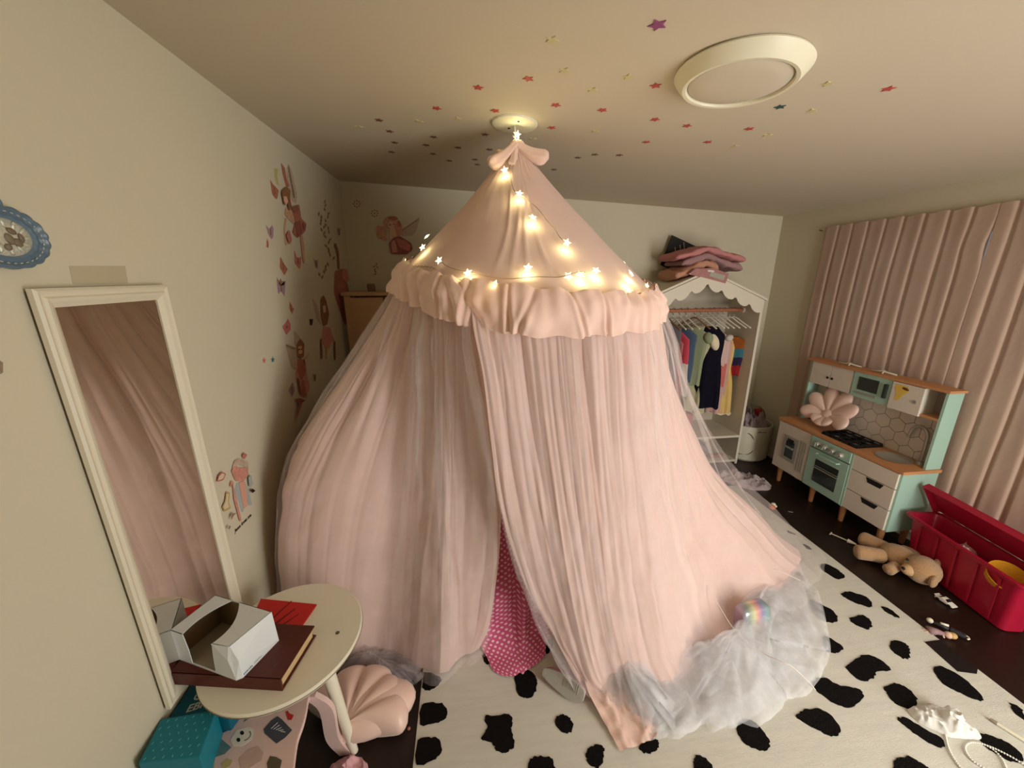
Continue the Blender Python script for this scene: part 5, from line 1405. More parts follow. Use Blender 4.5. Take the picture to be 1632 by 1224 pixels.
garment(2.335, D2(42), 'long yellow dress with cream lace hem, hanging near right side', 'dress', [GM['yellow'], GM['cream']], 1.14, 0.45, 0.15, 0.23, 0.025, 0.05, waist=0.2, stripes=[(0, .72, GM['yellow']), (.72, 1, GM['yellow'])], trim=GM['cream'], name='dress')
garment(2.385, D2(44), 'rainbow striped top hanging rightmost in the wardrobe', 'top', [GM['stripe1']], 1.17, 0.82, 0.24, 0.20, 0.025, 0.03, stripes=[(0, .3, GM['stripe1']), (.3, .52, GM['stripe2']), (.52, .74, GM['stripe3']), (.74, 1, GM['stripe4'])], name='top')
garment(2.19, D2(35), 'pale grey patterned dress hanging behind the navy dress', 'dress', [GM['palegrey']], 1.15, 0.53, 0.18, 0.20, 0.02, 0.03, name='dress')
fp = MB().rbox((0, 0, 0), (0.20, 0.16, 0.18), 0.03, n=3).build('pink_cloth', GM['dustyrose'], None, smooth=True); fp.location = (1.97, 3.20, 0.376); fp.rotation_euler = (0, 0, 0.2)
tag(fp, 'dusty pink folded garment on the wardrobe shelf under the dresses', 'clothes')
heap('blue_cloth', 'pale blue crumpled cloth in the bottom of the wardrobe', 'clothes', 1.93, 3.17, 0.17, 0.12, 0.14, pm('cloth_paleblue', (150, 168, 178), .85, .1, 14), 4.4, 0.04)
heap('grey_cloth', 'grey and dark crumpled clothes in the wardrobe bottom right of the blue cloth', 'clothes', 2.17, 3.24, 0.17, 0.12, 0.15, pm('cloth_slate', (120, 126, 130), .85, .3, 24), 7.4, 0.04)
lf = MB().rbox((0, 0, 0.014), (0.16, 0.06, 0.026), 0.012).build('slipper', pm('brown_leather', (150, 90, 64), .6), None, smooth=True); lf.location = (2.30, 3.08, 0.041); lf.rotation_euler = (0, 0, 0.15)
tag(lf, 'brown flat slipper on the wardrobe base board', 'slipper')

# things on the wardrobe roof
def roofz(x): return lerp(ZE, ZR, 1 - abs(x - XM) / (XM - XA + .02)) + 0.022
def soft_slab(x0, x1, y0, y1, base, th, seed, sag=1.0):
    def fn(u, v):
        a = 2 * PI * v
        x = lerp(x0, x1, u); 
        endk = math.sqrt(max(0.0, 1 - (abs(u * 2 - 1)) ** 16))
        cy, cz = math.cos(a), math.sin(a)
        y = (y0 + y1) / 2 + (y1 - y0) / 2 * math.copysign(abs(cy) ** 0.35, cy) * (0.9 + 0.1 * endk)
        zb = lerp(ZR + 0.022, roofz(x), sag) + base + 0.016 * fbm(x * 7 + seed, seed, 0)
        return Vector((x, y, zb + th / 2 + (th / 2) * math.copysign(abs(cz) ** 0.6, cz) * endk * (1 + 0.5 * fbm(x * 14, y * 9, seed))))
    return MB().grid(fn, 36, 28)
FR = [('folded_blanket', 'peach folded clothes at the bottom left of the wardrobe roof pile', pm('cloth_peach', (196, 146, 120), .85, .1, 14), 1.69, 2.06, 3.03, 3.36, 0.002, 0.085, 1.0, 0.95),
      ('folded_blanket', 'mauve grey folded clothes in the middle of the wardrobe roof pile', pm('cloth_mauvegrey', (164, 128, 128), .85, .15, 14), 1.74, 2.28, 3.04, 3.36, 0.076, 0.06, 2.0, 0.80),
      ('folded_blanket', 'dusty pink folded blanket on top of the wardrobe roof pile', pm('cloth_dustypink', (196, 132, 130), .85, .08, 14), 1.68, 2.29, 3.03, 3.36, 0.126, 0.06, 3.0, 0.62)]
for nm, lab, mm, x0, x1, y0, y1, ba, th, sd_, sg in FR:
    o = soft_slab(x0, x1, y0, y1, ba, th, sd_, sg).build(nm, mm, None, smooth=True); tag(o, lab, 'folded clothes', 'pile on the wardrobe roof')
zb = thing('clear_bag', 'clear plastic zip bag with pink print hanging over the wardrobe roof front', 'plastic bag', (2.13, 2.99, 1.66))
bgm = pm('bag_print_pink', (176, 124, 122), 0.25, 0.2, 30, spec=0.6, coat=0.4)
bq = [at_y(1098, 437, 2.985), at_y(1157, 453, 2.985), at_y(1162, 436, 2.985), at_y(1138, 427, 2.985), at_y(1108, 428, 2.985)]
MB().prism(bq, (0, 0.035, 0)).build('bag', bgm, zb, world=True, bevel=0.008)
for q, c in (([(1130, 440), (1153, 447), (1156, 439), (1133, 433)], (170, 168, 150)), ([(1128, 430), (1138, 431), (1138, 434), (1128, 433)], (222, 216, 204))):
    MB().prism([at_y(a, b_, 2.983) for a, b_ in q], (0, -0.0015, 0)).build('print', pm('bag_print_%d' % c[0], c, .4), zb, world=True)
bd = thing('black_board', 'tilted black card with white scratches behind the pile on the wardrobe', 'card', at_y(1090, 415, 3.41))
bp_ = [at_y(a, b_, 3.40) for a, b_ in ((1071, 374.5), (1127, 401), (1108, 447), (1053, 422))]
MB().prism(bp_, (0, 0.008, 0)).build('card', pm('black_card', (26, 22, 20), .5), bd, world=True)
for (a, b_, l) in ((1075, 394, 9), (1083, 390, 14), (1089, 386, 12), (1100, 400, 8), (1105, 399, 7), (1060, 418, 4), (1108, 404, 6), (1065, 421, 3)):
    MB().prism([at_y(a, b_, 3.399), at_y(a + 1.4, b_, 3.399), at_y(a + 2.6, b_ + l, 3.399), at_y(a + 1.2, b_ + l, 3.399)], (0, -0.0006, 0)).build('scratch', pm('scratch_white', (150, 146, 134), .6), bd, world=True)

# ------------------------------------------------------------------ laundry basket and blanket on the floor
M_bask = pm('white_basket', (214, 208, 186), 0.8, 0.06, 20, 0.4, 60, stretch=(1, 1, 6))
bs = thing('laundry_basket', 'round off-white fabric basket in the corner right of the wardrobe', 'basket', (2.675, 3.185, 0))
MB().lathe([(0.0, 0.0), (0.175, 0.0), (0.194, 0.02), (0.203, 0.18), (0.203, 0.345), (0.197, 0.351), (0.191, 0.345), (0.191, 0.05), (0.0, 0.03)], 48).build('body', M_bask, bs, smooth='auto')
hr = [Vector((-0.165 + 0.0, -0.105, 0.30)), Vector((-0.10, -0.175, 0.28)), Vector((-0.05, -0.185, 0.18)), Vector((-0.08, -0.178, 0.09)), Vector((-0.15, -0.125, 0.07))]
MB().tube(resample(hr, 24), 0.006, 8).build('handle', pm('brown_rope', (130, 112, 92), .8), bs, smooth=True)
hoopc = [Vector((0.06 + 0.13 * math.cos(k / 24 * PI), 0.02, 0.33 + 0.155 * math.sin(k / 24 * PI))) for k in range(25)]
MB().tube(hoopc, 0.006, 8).build('handle', pm('brown_rope', (130, 112, 92), .8), bs, smooth=True)
M_lil = pm('lilac_fleece', (150, 134, 140), .9, .25, 18, .3, 40)
heap('lilac_blanket', 'lilac grey blanket piled in the laundry basket', 'blanket', 2.66, 3.18, 0.18, 0.18, 0.15, M_lil, 5.0, 0.305)
rd = MB().rbox((0, 0, 0.05), (0.06, 0.05, 0.10), 0.015).build('red_item', pm('red_plastic', (150, 34, 30), .5), None, smooth=True); rd.location = (2.77, 3.2, 0.36); tag(rd, 'small red toy on top of the laundry basket', 'toy')
heap('lilac_blanket', 'crumpled lilac grey blanket on the dark floor in front of the wardrobe', 'blanket', 2.30, 2.70, 0.24, 0.12, 0.075, pm('lilac_fleece2', (172, 156, 160), .9, .2, 18, .3, 40), 6.3, 0.0, rot=math.radians(-38))

# ------------------------------------------------------------------ play kitchen
KX0, KX1, KY0, KY1, KT = 2.58, 2.835, 1.79, 2.72, 0.56
KA, KB = 2.09, 2.41      # drawer unit | oven | left unit
M_kw = pm('kitchen_white', (218, 208, 194), .45, .02, 5); M_km = pm('kitchen_mint', (164, 196, 180), .45, .03, 5)
M_kwood = pm('kitchen_beech', (196, 138, 92), .5, .15, 5, .05, 30, stretch=(6, 1, 6)); M_kblk = pm('kitchen_black', (22, 20, 20), .4); M_ksil = pm('kitchen_silver', (176, 172, 164), .35, .05, 10, metal=.4)
M_kdark = pm('oven_glass', (46, 52, 50), .15, .1, 6, spec=.6)
kt = thing('play_kitchen', 'mint green and white wooden toy kitchen with beech worktop against curtains', 'play kitchen', ((KX0 + KX1) / 2, (KY0 + KY1) / 2, 0))
kb = lambda x0, x1, y0, y1, z0, z1, nm, mm, par=None, bev=0.0: MB().bb(x0, x1, y0, y1, z0, z1).build(nm, mm, par or kt, world=True, bevel=bev)
KZ = 0.135
kb(KX0 + .006, KX1, KY0, KY1, KZ, KT - .02, 'carcass', M_km)
kb(KX0 - .012, KX1, KY0 - .012, KY1 + .012, KT - .02, KT, 'worktop', M_kwood, bev=.003)
for (x, y) in ((KX0 + .04, KY0 + .05), (KX0 + .04, KA + .01), (KX0 + .04, KB - .06), (KX0 + .04, KY1 - .05), (KX1 - .04, KY0 + .05), (KX1 - .04, KY1 - .05)):
    MB().lathe([(0.0, 0.0), (0.013, 0.0), (0.015, .004), (0.021, KZ), (0, KZ)], 18, c=(x, y, 0)).build('leg', M_kwood, kt, smooth='auto', world=True)
# left unit door with ice dispenser
kd = kb(KX0 - .008, KX0 + .006, KB + .004, KY1 - .002, KZ + .004, KT - .024, 'door', M_kw, bev=.002)
dsp = kb(KX0 - .012, KX0 - .008, 2.505, 2.645, 0.24, 0.445, 'dispenser', M_ksil, kd)
kb(KX0 - .0135, KX0 - .012, 2.535, 2.615, 0.265, 0.405, 'dispenser_recess', M_kdark, kd)
kb(KX0 - .015, KX0 - .0135, 2.545, 2.605, 0.385, 0.425, 'dispenser_panel', M_kblk, kd)
kb(KX0 - .020, KX0 - .0135, 2.54, 2.61, 0.345, 0.36, 'dispenser_lever', M_ksil, kd)
for k in range(3): kb(KX0 - .011, KX0 - .008, 2.435 + k * .022, 2.447 + k * .022, 0.20, 0.45, 'grip', M_ksil, kd)
# oven
kb(KX0 - .014, KX0 + .006, KA + .004, KB - .004, 0.455, KT - .024, 'control_panel', M_km, bev=.002)
for k in range(4):
    y = lerp(2.345, 2.162, k / 3)
    kn = MB().lathe([(0.0, 0.022), (0.017, 0.022), (0.020, 0.018), (0.022, 0.0)], 20, c=(KX0 - .014, y, 0.487), rot=R3('Y', -90)).build('knob', M_ksil, kt, smooth='auto', world=True)
    MB().box((KX0 - .037, y, 0.487), (0.004, 0.005, 0.03), rot=R3('X', 20 * k)).build('knob_pointer', M_km, kn, world=True)
od = thing  # alias unused
ov = kb(KX0 - .012, KX0 + .006, KA + .004, KB - .004, KZ + .004, 0.445, 'oven_door', M_km, bev=.002)
kb(KX0 - .0135, KX0 - .012, 2.150, 2.335, 0.200, 0.375, 'oven_window', M_kdark, ov)
kb(KX0 - .0150, KX0 - .0135, 2.150, 2.335, 0.305, 0.312, 'oven_rack', M_ksil, ov)
kb(KX0 - .0150, KX0 - .0135, 2.150, 2.335, 0.322, 0.326, 'oven_rack', M_ksil, ov)
MB().tube([(KX0 - .012, 2.33, .42), (KX0 - .034, 2.33, .42), (KX0 - .034, 2.16, .42), (KX0 - .012, 2.16, .42)], .006, 8).build('handle', M_km, ov, smooth='auto', world=True)
# drawers
for k, (z0, z1) in enumerate(((KZ + .004, .277), (.283, .425), (.431, KT - .024))):
    dr = kb(KX0 - .008, KX0 + .006, KY0 + .012, KA - .012, z0, z1, 'drawer', M_kw, bev=.002)
    if k < 2:
        c = (1.865 + 1.972) / 2
        MB().prism([(KX0 - .0092, c - .056, z1 - .001), (KX0 - .0092, c + .056, z1 - .001), (KX0 - .0092, c + .040, z1 - .034), (KX0 - .0092, c - .040, z1 - .034)], (.0014, 0, 0)).build('handle', M_kblk, dr, world=True)
kb(KX0 - .010, KX0 + .006, KA - .012, KA + .004, KZ, KT - .022, 'divider', M_km)
# hob
hobp = kb(2.605, 2.815, 2.105, 2.375, KT, KT + .006, 'hob', M_kblk, bev=.002)
for (x, y) in ((2.66, 2.17), (2.66, 2.31), (2.76, 2.17), (2.76, 2.31)):
    MB().lathe([(0.0, KT + .012), (.022, KT + .012), (.026, KT + .006)], 20, c=(x, y, 0)).build('burner', pm('burner_grey', (92, 86, 84), .4), hobp, smooth='auto', world=True)
for x in (2.61, 2.66, 2.71, 2.76, 2.81): kb(x - .003, x + .003, 2.11, 2.37, KT + .016, KT + .022, 'grate', M_kblk, hobp)
for y in (2.11, 2.17, 2.24, 2.31, 2.37): kb(2.61, 2.81, y - .003, y + .003, KT + .006, KT + .020, 'grate', M_kblk, hobp)
# sink and tap
MB().lathe([(0.088, KT + .002), (0.092, KT + .004), (0.084, KT + .003), (0.070, KT + .0012), (0.02, KT + .0006), (0.0005, KT + .0006)], 40, c=(2.715, 1.955, 0)).build('sink', M_ksil, kt, smooth='auto', world=True)
tapp = resample([Vector((2.785, 1.862, KT)), Vector((2.785, 1.862, 0.70)), Vector((2.785, 1.872, 0.765)), Vector((2.785, 1.91, 0.79)), Vector((2.785, 1.948, 0.765)), Vector((2.785, 1.962, 0.70))], 30)
tap = MB().tube(tapp, .010, 12).build('tap', M_ksil, kt, smooth='auto', world=True)
MB().lathe([(0.0, KT), (.024, KT), (.020, KT + .018), (.0, KT + .02)], 20, c=(2.785, 1.862, 0)).build('tap_base', M_ksil, tap, smooth='auto', world=True)
# upper part
UX0, UT = 2.73, 1.045
kb(UX0, KX1, KY0, KY0 + .014, KT, UT, 'upright', M_km); kb(UX0, KX1, KY1 - .034, KY1 - .02, KT, UT, 'upright', M_km)
kb(UX0 - .015, KX1, KY0 - .012, KY1, UT, UT + .016, 'top_board', M_kwood, bev=.002)
bkp = kb(KX1 - .008, KX1, KY0 + .014, KY1 - .034, KT, UT, 'splashback', pm('splash_grout', (140, 130, 118), .6))
def clip(poly, axis, val, keep_less):
    out = []
    for i in range(len(poly)):
        a, b_ = poly[i - 1], poly[i]
        ia = (a[axis] <= val) == keep_less or a[axis] == val; ib = (b_[axis] <= val) == keep_less or b_[axis] == val
        if ia != ib:
            t = (val - a[axis]) / (b_[axis] - a[axis]); out.append((lerp(a[0], b_[0], t), lerp(a[1], b_[1], t)))
        if ib: out.append(b_)
    return out
HR = 0.052
for r in range(-1, 6):
    for c in range(-1, 14):
        cy = 1.80 + c * HR * math.sqrt(3) + (HR * math.sqrt(3) / 2 if r % 2 else 0); cz = KT + .02 + r * HR * 1.5
        poly = [(cy + (HR - .0022) * math.sin(k * PI / 3), cz + (HR - .0022) * math.cos(k * PI / 3)) for k in range(6)]
        for ax_, val, less in ((0, KY0 + .016, False), (0, KY1 - .036, True), (1, KT + .001, False), (1, 0.868, True)):
            if poly: poly = clip(poly, ax_, val, less)
        if len(poly) >= 3 and max(p[0] for p in poly) - min(p[0] for p in poly) > .008:
            MB().prism([(KX1 - .008, y, z) for y, z in poly], (-.002, 0, 0)).build('hexagon_tile', M_kw, bkp, world=True)
UB = 0.872
cab = kb(UX0 + .008, KX1 - .008, 2.345, KY1 - .036, UB, UT, 'cupboard', M_kw)
for (y0, y1, kn_) in ((2.518, KY1 - .038, 2.535), (2.347, 2.514, 2.497)):
    d_ = kb(UX0 - .004, UX0 + .008, y0, y1, UB + .002, UT - .002, 'door', M_kw, cab, bev=.0015)
    MB().lathe([(0, .0), (.009, .0), (.009, .004), (0, .004)], 14, c=(UX0 - .004, kn_, .945), rot=R3('Y', -90)).build('door_hole', M_kblk, cab, world=True)
mw = kb(UX0 - .006, KX1 - .008, 2.085, 2.341, UB - .004, UT, 'microwave', M_km, bev=.002)
kb(UX0 - .008, UX0 - .006, 2.165, 2.300, .925, 1.015, 'microwave_window', M_kdark, mw)
kb(UX0 - .010, UX0 - .006, 2.165, 2.310, .895, .908, 'microwave_grille', M_ksil, mw)
kb(UX0 - .022, UX0 - .006, 2.102, 2.122, .915, 1.01, 'handle', M_kdark, mw, .002)
sqc = kb(UX0 + .004, KX1 - .008, 1.905, 2.081, UB + .006, UT, 'cupboard', M_kw)
sqd = kb(UX0 - .012, UX0 + .002, 1.900, 2.079, UB - .008, UT - .004, 'door', M_kw, sqc, .0015)
MB().lathe([(.006, .0), (.012, .0), (.012, .003), (.006, .003)], 16, c=(UX0 - .012, 1.935, .945), rot=R3('Y', -90)).build('door_ring', M_ksil, sqc, world=True)
MB().prism([(UX0 - .0125, y, z) for y, z in ((2.055, 1.03), (1.985, 1.025), (1.98, 1.0), (2.01, .96), (2.03, .925), (2.05, .93), (2.045, .97), (2.06, 1.0))], (-.0008, 0, 0)).build('sticker', pm('yellow_sticker', (226, 190, 90), .5, .1), sqc, world=True)
MB().ell((UX0 - .0135, 2.0, 1.01), (.0012, .022, .009), rot=R3('X', 12), nu=14, nv=6).build('sticker', pm('brown_sticker', (112, 66, 36), .5), sqc, smooth=True, world=True)
kb(UX0, KX1 - .008, KY0 + .014, 1.897, UB - .004, UB + .010, 'shelf', M_kwood)
kb(KX0 + .2, KX1 - .02, 2.60, 2.68, KT, KT + .02, 'stove_ring', M_kdark)

# petal cushion on the worktop
fc = thing('petal_cushion', 'peach satin flower shaped cushion leaning on the play kitchen worktop', 'cushion', (2.715, 2.455, KT))
FM = Matrix.Rotation(math.radians(-62), 3, 'Y')
def petal(a, L, w, h, r0):
    d = Vector((math.cos(a), math.sin(a), 0)); s = Vector((-d.y, d.x, 0))
    def fn(u, v):
        al = 2 * PI * u; t = v
        k = math.sin(PI * min(1, .12 + .88 * t) ** 1.2) ** .5 if t < 1 else 0.0
        ww = w * (0.45 + 0.55 * sstep(t * 1.3)) * k; hh = h * k
        p = d * (r0 + (L - r0) * t) + s * (math.cos(al) * ww) + Vector((0, 0, math.sin(al) * hh + .035 * t * t))
        return FM @ p + Vector((0.0, 0, 0.112))
    return MB().grid(fn, 20, 16, cu=True)
for k in range(9):
    a = 2 * PI * k / 9 + PI
    top_ = math.cos(a) < 0
    L = 0.225 if math.cos(a) > 0.2 else (0.20 if abs(math.cos(a)) < .5 else 0.105)
    petal(a, L, 0.062, 0.032, 0.02).build('petal', M_satin, fc, smooth=True)
MB().ell(FM @ Vector((0, 0, .0)) + Vector((0, 0, 0.112)), (.05, .05, .03), rot=FM, nu=16, nv=10).build('centre', M_satin, fc, smooth=True)

# two white clips on top
for (y, x, lab) in ((2.43, 2.775, 'white plastic toy clip on kitchen top board, farther of two'), (2.195, 2.775, 'white plastic toy clip on kitchen top board, nearer of two')):
    c_ = thing('toy_clip', lab, 'toy', (x, y, UT + .016), 0.15, 'white clips on the play kitchen')
    MB().tube([(0, -.075, .006), (0, -.02, .010), (.0, 0.0, .014), (0, .025, .009), (0, .08, .006)], [.005, .006, .009, .006, .005], 8).build('bar', M_white, c_, smooth=True)
    MB().tube([(-.03, -.01, .005), (.0, 0.0, .014), (.025, .015, .005)], .005, 8).build('arm', M_white, c_, smooth=True)

# ------------------------------------------------------------------ curtains
M_cur = pm('curtain_pink', (196, 170, 152), .85, .05, 5, .1, 60, transl=.05, spec=.1, sheen=.15)
def curtain(y0, y1, zt, zb, seed, lab, edge_gap=None):
    t = thing('curtain', lab, 'curtain', (WR - .03, (y0 + y1) / 2, zb), 0, 'curtains over the window')
    def fn(u, v):
        y = lerp(y0, y1, u)
        ph = (y - y0) / 0.118 * PI + 0.5 * fbm(y * 4, v * 0.8, seed)
        s = math.sin(2 * ph)
        c_ = abs(math.sin(ph))
        f = math.exp(-(c_ / 0.26) ** 2)                 # narrow pinched grooves between flat panels
        f2 = 0.35 * math.sin(2 * ph + 0.6)
        amp = lerp(0.6, 1.0, sstep(v * 5))
        x = WR - 0.012 - 0.015 * (1 - f) * amp - 0.004 * f2 * amp + 0.004 * fbm(y * 6, v * 3, seed)
        yy = y + 0.012 * fbm(y * 5, v * 1.5, seed + 4) * v
        if edge_gap: yy += edge_gap(u, v)
        return Vector((min(x, WR - .006), yy, lerp(zt, zb, v) + 0.004 * s * (1 - v)))
    MB().grid(fn, 230, 40).build('fabric', M_cur, t, smooth=True, world=True, fix=False)
    MB().bb(WR - .010, WR - .006, y0 + .01, y1 - .01, zt - .05, zt - .004).build('header_tape', M_cur, t, world=True)
    return t
def gapL(u, v):   # u=0 is the edge at the middle of the window
    return 0.022 * math.exp(-((v - 0.105) / 0.045) ** 2) * (1 - min(1, u * 6))
curtain(1.912, 2.972, 2.066, 0.06, 1.0, 'dusty pink pleated curtain hanging behind the play kitchen', gapL)
curtain(0.55, 1.916, 2.066, 0.06, 5.0, 'dusty pink pleated curtain at the right edge behind the pink toy bin')
ct = thing('curtain_track', 'thin white curtain track along the right wall above the curtains', 'curtain track', (WR - .01, 1.77, 2.05))
MB().bb(WR - .006, WR - .001, 0.5, 3.0, 2.035, 2.055).build('track', M_trim, ct, world=True)
MB().tube([(WR - .001, 3.0, 2.04), (WR - .02, 3.005, 2.045), (WR - .02, 3.02, 2.05)], .003, 6).build('hook', M_kblk, ct, smooth=True, world=True)

# ------------------------------------------------------------------ pink toy bin
M_bin = pm('hot_pink_plastic', (172, 24, 54), .35, .04, 5, spec=.4)
M_bind = M_bin
tbn = thing('toy_bin', 'large hot pink plastic storage bin with open lid at the right edge', 'storage bin', (2.68, 1.45, 0))
A_, B_ = Vector((2.518, 1.165, 0)), Vector((2.632, 1.765, 0)); dl = (B_ - A_).normalized(); dw = Vector((dl.y, -dl.x, 0)); BLN = (B_ - A_).length; BWN = 0.205; BHN = 0.305
def bp3(l, w, z): return A_ + dl * l + dw * w + Vector((0, 0, z))
def ringb(ins, z, r=.03, n=6):
    out = []
    x0, x1, y0, y1 = ins, BLN - ins, ins, BWN - ins
    for (cx, cy, a0) in ((x1 - r, y1 - r, 0), (x0 + r, y1 - r, 90), (x0 + r, y0 + r, 180), (x1 - r, y0 + r, 270)):
        for k in range(n + 1):
            a = math.radians(a0 + 90 * k / n); out.append(bp3(cx + r * math.cos(a), cy + r * math.sin(a), z))
    return out
lv = [(.052, .0), (.045, .006), (.022, BHN - .03), (.020, BHN - .025), (.004, BHN - .022), (.0, BHN - .015), (.0, BHN - .002), (.006, BHN), (.020, BHN - .004), (.026, BHN - .03), (.050, .012)]
b = MB(); vs = []
for ins, z in lv: vs += ringb(ins, z)
m_ = len(ringb(0, 0)); nl = len(lv)
b.add(vs, [(j * m_ + i, j * m_ + (i + 1) % m_, (j + 1) * m_ + (i + 1) % m_, (j + 1) * m_ + i) for j in range(nl - 1) for i in range(m_)] + [tuple(range(m_)), tuple((nl - 1) * m_ + i for i in range(m_))])
b.build('body', M_bin, tbn, smooth='auto', world=True)
for k in range(5):
    l = BLN * (k + 1) / 6
    MB().prism([bp3(l - .006, .0275, .03), bp3(l + .006, .0275, .03), bp3(l + .006, .0175, BHN - .04), bp3(l - .006, .0175, BHN - .04)], -dw * .0015).build('rib', M_bin, tbn, world=True)
# lid hinged on the wall side, standing half open
hg = lambda l, s, off=0.0: bp3(l, BWN - .005, BHN + .002) + (-dw * math.cos(math.radians(58)) + Vector((0, 0, math.sin(math.radians(58))))) * s + (dw * math.sin(math.radians(58)) + Vector((0, 0, math.cos(math.radians(58))))) * off
LW = 0.212
ld = MB().prism([hg(-.005, 0), hg(BLN + .005, 0), hg(BLN + .005, LW), hg(-.005, LW)], hg(0, 0, .010) - hg(0, 0)).build('lid', M_bin, tbn, world=True, bevel=.003)
for (l0, l1, s0, s1) in ((-.005, BLN + .005, LW - .006, LW), (-.005, .001, .0, LW), (BLN - .001, BLN + .005, .0, LW)):
    MB().prism([hg(l0, s0, 0), hg(l1, s0, 0), hg(l1, s1, 0), hg(l0, s1, 0)], hg(0, 0, -.028) - hg(0, 0)).build('lid_lip', M_bin, ld, world=True)
for l in (.06, BLN - .06): MB().tube([bp3(l - .025, BWN - .003, BHN), bp3(l + .025, BWN - .003, BHN)], .006, 10).build('hinge', M_bin, tbn, smooth='auto', world=True)
yb_ = MB().lathe([(0, 0), (.055, .0), (.075, .03), (.082, .065), (.078, .065), (.05, .01), (0, .006)], 28).build('toy_bowl', pm('yellow_plastic', (214, 150, 40), .4), None, smooth='auto')
pz = bp3(.16, .10, .20); yb_.location = pz; yb_.rotation_euler = (.5, -.3, 0); tag(yb_, 'yellow plastic toy bowl inside the pink bin', 'toy')
heap('clear_wrapper', 'crumpled pinkish clear wrapping inside the pink bin', 'wrapping', bp3(.36, .10, 0).x, bp3(.36, .10, 0).y, .07, .06, .05, pm('clear_wrap', (200, 150, 146), .25, .3, 40, spec=.7), 2.2, 0.21)
heap('toy_heap', 'jumble of dim red and brown toys filling the pink bin', 'toys', bp3(.30, .10, 0).x, bp3(.30, .10, 0).y, .25, .062, .05, pm('toy_mix', (120, 50, 56), .6, .5, 22), 8.2, 0.17, rot=math.atan2(dl.y, dl.x))

# ------------------------------------------------------------------ teddy bear
M_fur = pm('teddy_fur', (186, 146, 104), .95, .12, 30, .8, 220, spec=.05, sheen=.4)
M_fur2 = pm('teddy_sole_fur', (206, 168, 126), .95, .1, 30, .6, 220, spec=.05)
tbr = thing('teddy_bear', 'light brown plush teddy bear lying on the dark floor by the bin', 'teddy bear', (2.49, 1.65, 0))
def limb(pts, rs, nm, mm=M_fur):
    P = resample([Vector(p) for p in pts], 18)
    n0 = len(rs)
    R_ = []
    for k in range(19):
        t = k / 18 * (n0 - 1); i = min(int(t), n0 - 2); r = lerp(rs[i], rs[i + 1], t - i)
        e = min(k, 18 - k) / 3.0
        R_.append(max(.002, r * math.sqrt(max(0.0, 1 - max(0, 1 - e) ** 2))))
    return MB().tube(P, R_, 16).build(nm, mm, tbr, smooth=True, world=True)
MB().ell((2.535, 1.655, .068), (.072, .095, .066), rot=R3('Z', 14), nu=24, nv=14).build('body', M_fur, tbr, smooth=True, world=True)
limb([(2.545, 1.71, .06), (2.515, 1.79, .062), (2.495, 1.86, .055)], [.044, .042, .046], 'leg')
limb([(2.475, 1.675, .055), (2.40, 1.715, .055), (2.335, 1.75, .050)], [.044, .042, .044], 'leg')
hd = MB().ell((2.535, 1.535, .080), (.088, .078, .076), rot=R3('Z', 20), nu=28, nv=16).build('head', M_fur, tbr, smooth=True, world=True)
MB().ell((2.462, 1.545, .078), (.040, .034, .032), nu=18, nv=12).build('muzzle', M_fur2, hd, smooth=True, world=True)
MB().ell((2.427, 1.550, .088), (.009, .012, .008), nu=12, nv=8).build('nose', M_kblk, hd, smooth=True, world=True)
for p in ((2.472, 1.575, .123), (2.478, 1.508, .120)): MB().ell(p, (.007, .007, .007), nu=10, nv=8).build('eye', M_kblk, hd, smooth=True, world=True)
for p in ((2.500, 1.455, .075), (2.615, 1.535, .105)):
    e_ = MB().ell(p, (.034, .018, .034), rot=R3('Z', 25), nu=16, nv=10).build('ear', M_fur, hd, smooth=True, world=True)
limb([(2.60, 1.62, .07), (2.63, 1.655, .075), (2.615, 1.72, .065)], [.028, .030, .032], 'arm')
limb([(2.47, 1.61, .055), (2.425, 1.600, .045), (2.385, 1.595, .038)], [.028, .028, .032], 'arm')

# ------------------------------------------------------------------ small toys on the dark floor
wa = thing('toy_wand', 'white toy syringe with pointed cone end at the teddy bear feet', 'toy', (2.44, 1.905, 0))
w0, w1 = Vector((2.405, 1.965, .012)), Vector((2.448, 1.885, .012))
MB().tube([w0, w1], .004, 8).build('rod', M_white, wa, smooth='auto', world=True)
wd_ = (w1 - w0).normalized()
MB().tube([w1, w1 + wd_ * .045], [.014, .004], 14).build('cone', M_white, wa, smooth='auto', world=True)
MB().tube([w0 - Vector((wd_.y, -wd_.x, 0)) * .016, w0 + Vector((wd_.y, -wd_.x, 0)) * .016], .004, 8).build('plunger', M_white, wa, smooth='auto', world=True)

M_carw = pm('toy_car_white', (222, 216, 206), .35, .03)
cr2 = thing('toy_car', 'small white toy sports car on the dark floor beside the pink bin', 'toy car', (2.505, 1.385, 0), math.radians(-88))
prof_c = [(-.040, .006), (.040, .006), (.042, .012), (.030, .016), (.016, .018), (.004, .026), (-.014, .027), (-.026, .019), (-.040, .017)]
b = MB(); 
for sy, sc2 in ((-.0165, 1),): pass
b.prism([(x, -.017, z) for x, z in prof_c], (0, .034, 0)).build('body', M_carw, cr2, bevel=.0025, smooth='auto')
MB().prism([(x, -.0140, z) for x, z in ((.0145, .0195), (.0045, .0262), (.0030, .0270), (.0155, .0205))], (0, .028, 0)).build('windscreen', M_kblk, cr2)
MB().prism([(x, -.0140, z) for x, z in ((-.0150, .0272), (-.0260, .0195), (-.0250, .0205), (-.0140, .0280))], (0, .028, 0)).build('rear_window', M_kblk, cr2)
for x in (-.024, .025):
    for y in (-.018, .018):
        MB().lathe([(0, -.003), (.0075, -.003), (.0075, .003), (0, .003)], 14, c=(x, y, .0075), rot=R3('X', 90)).build('wheel', M_kblk, cr2, smooth='auto')
MB().bb(-.044, -.038, -.015, .015, .018, .022).build('spoiler', M_carw, cr2)

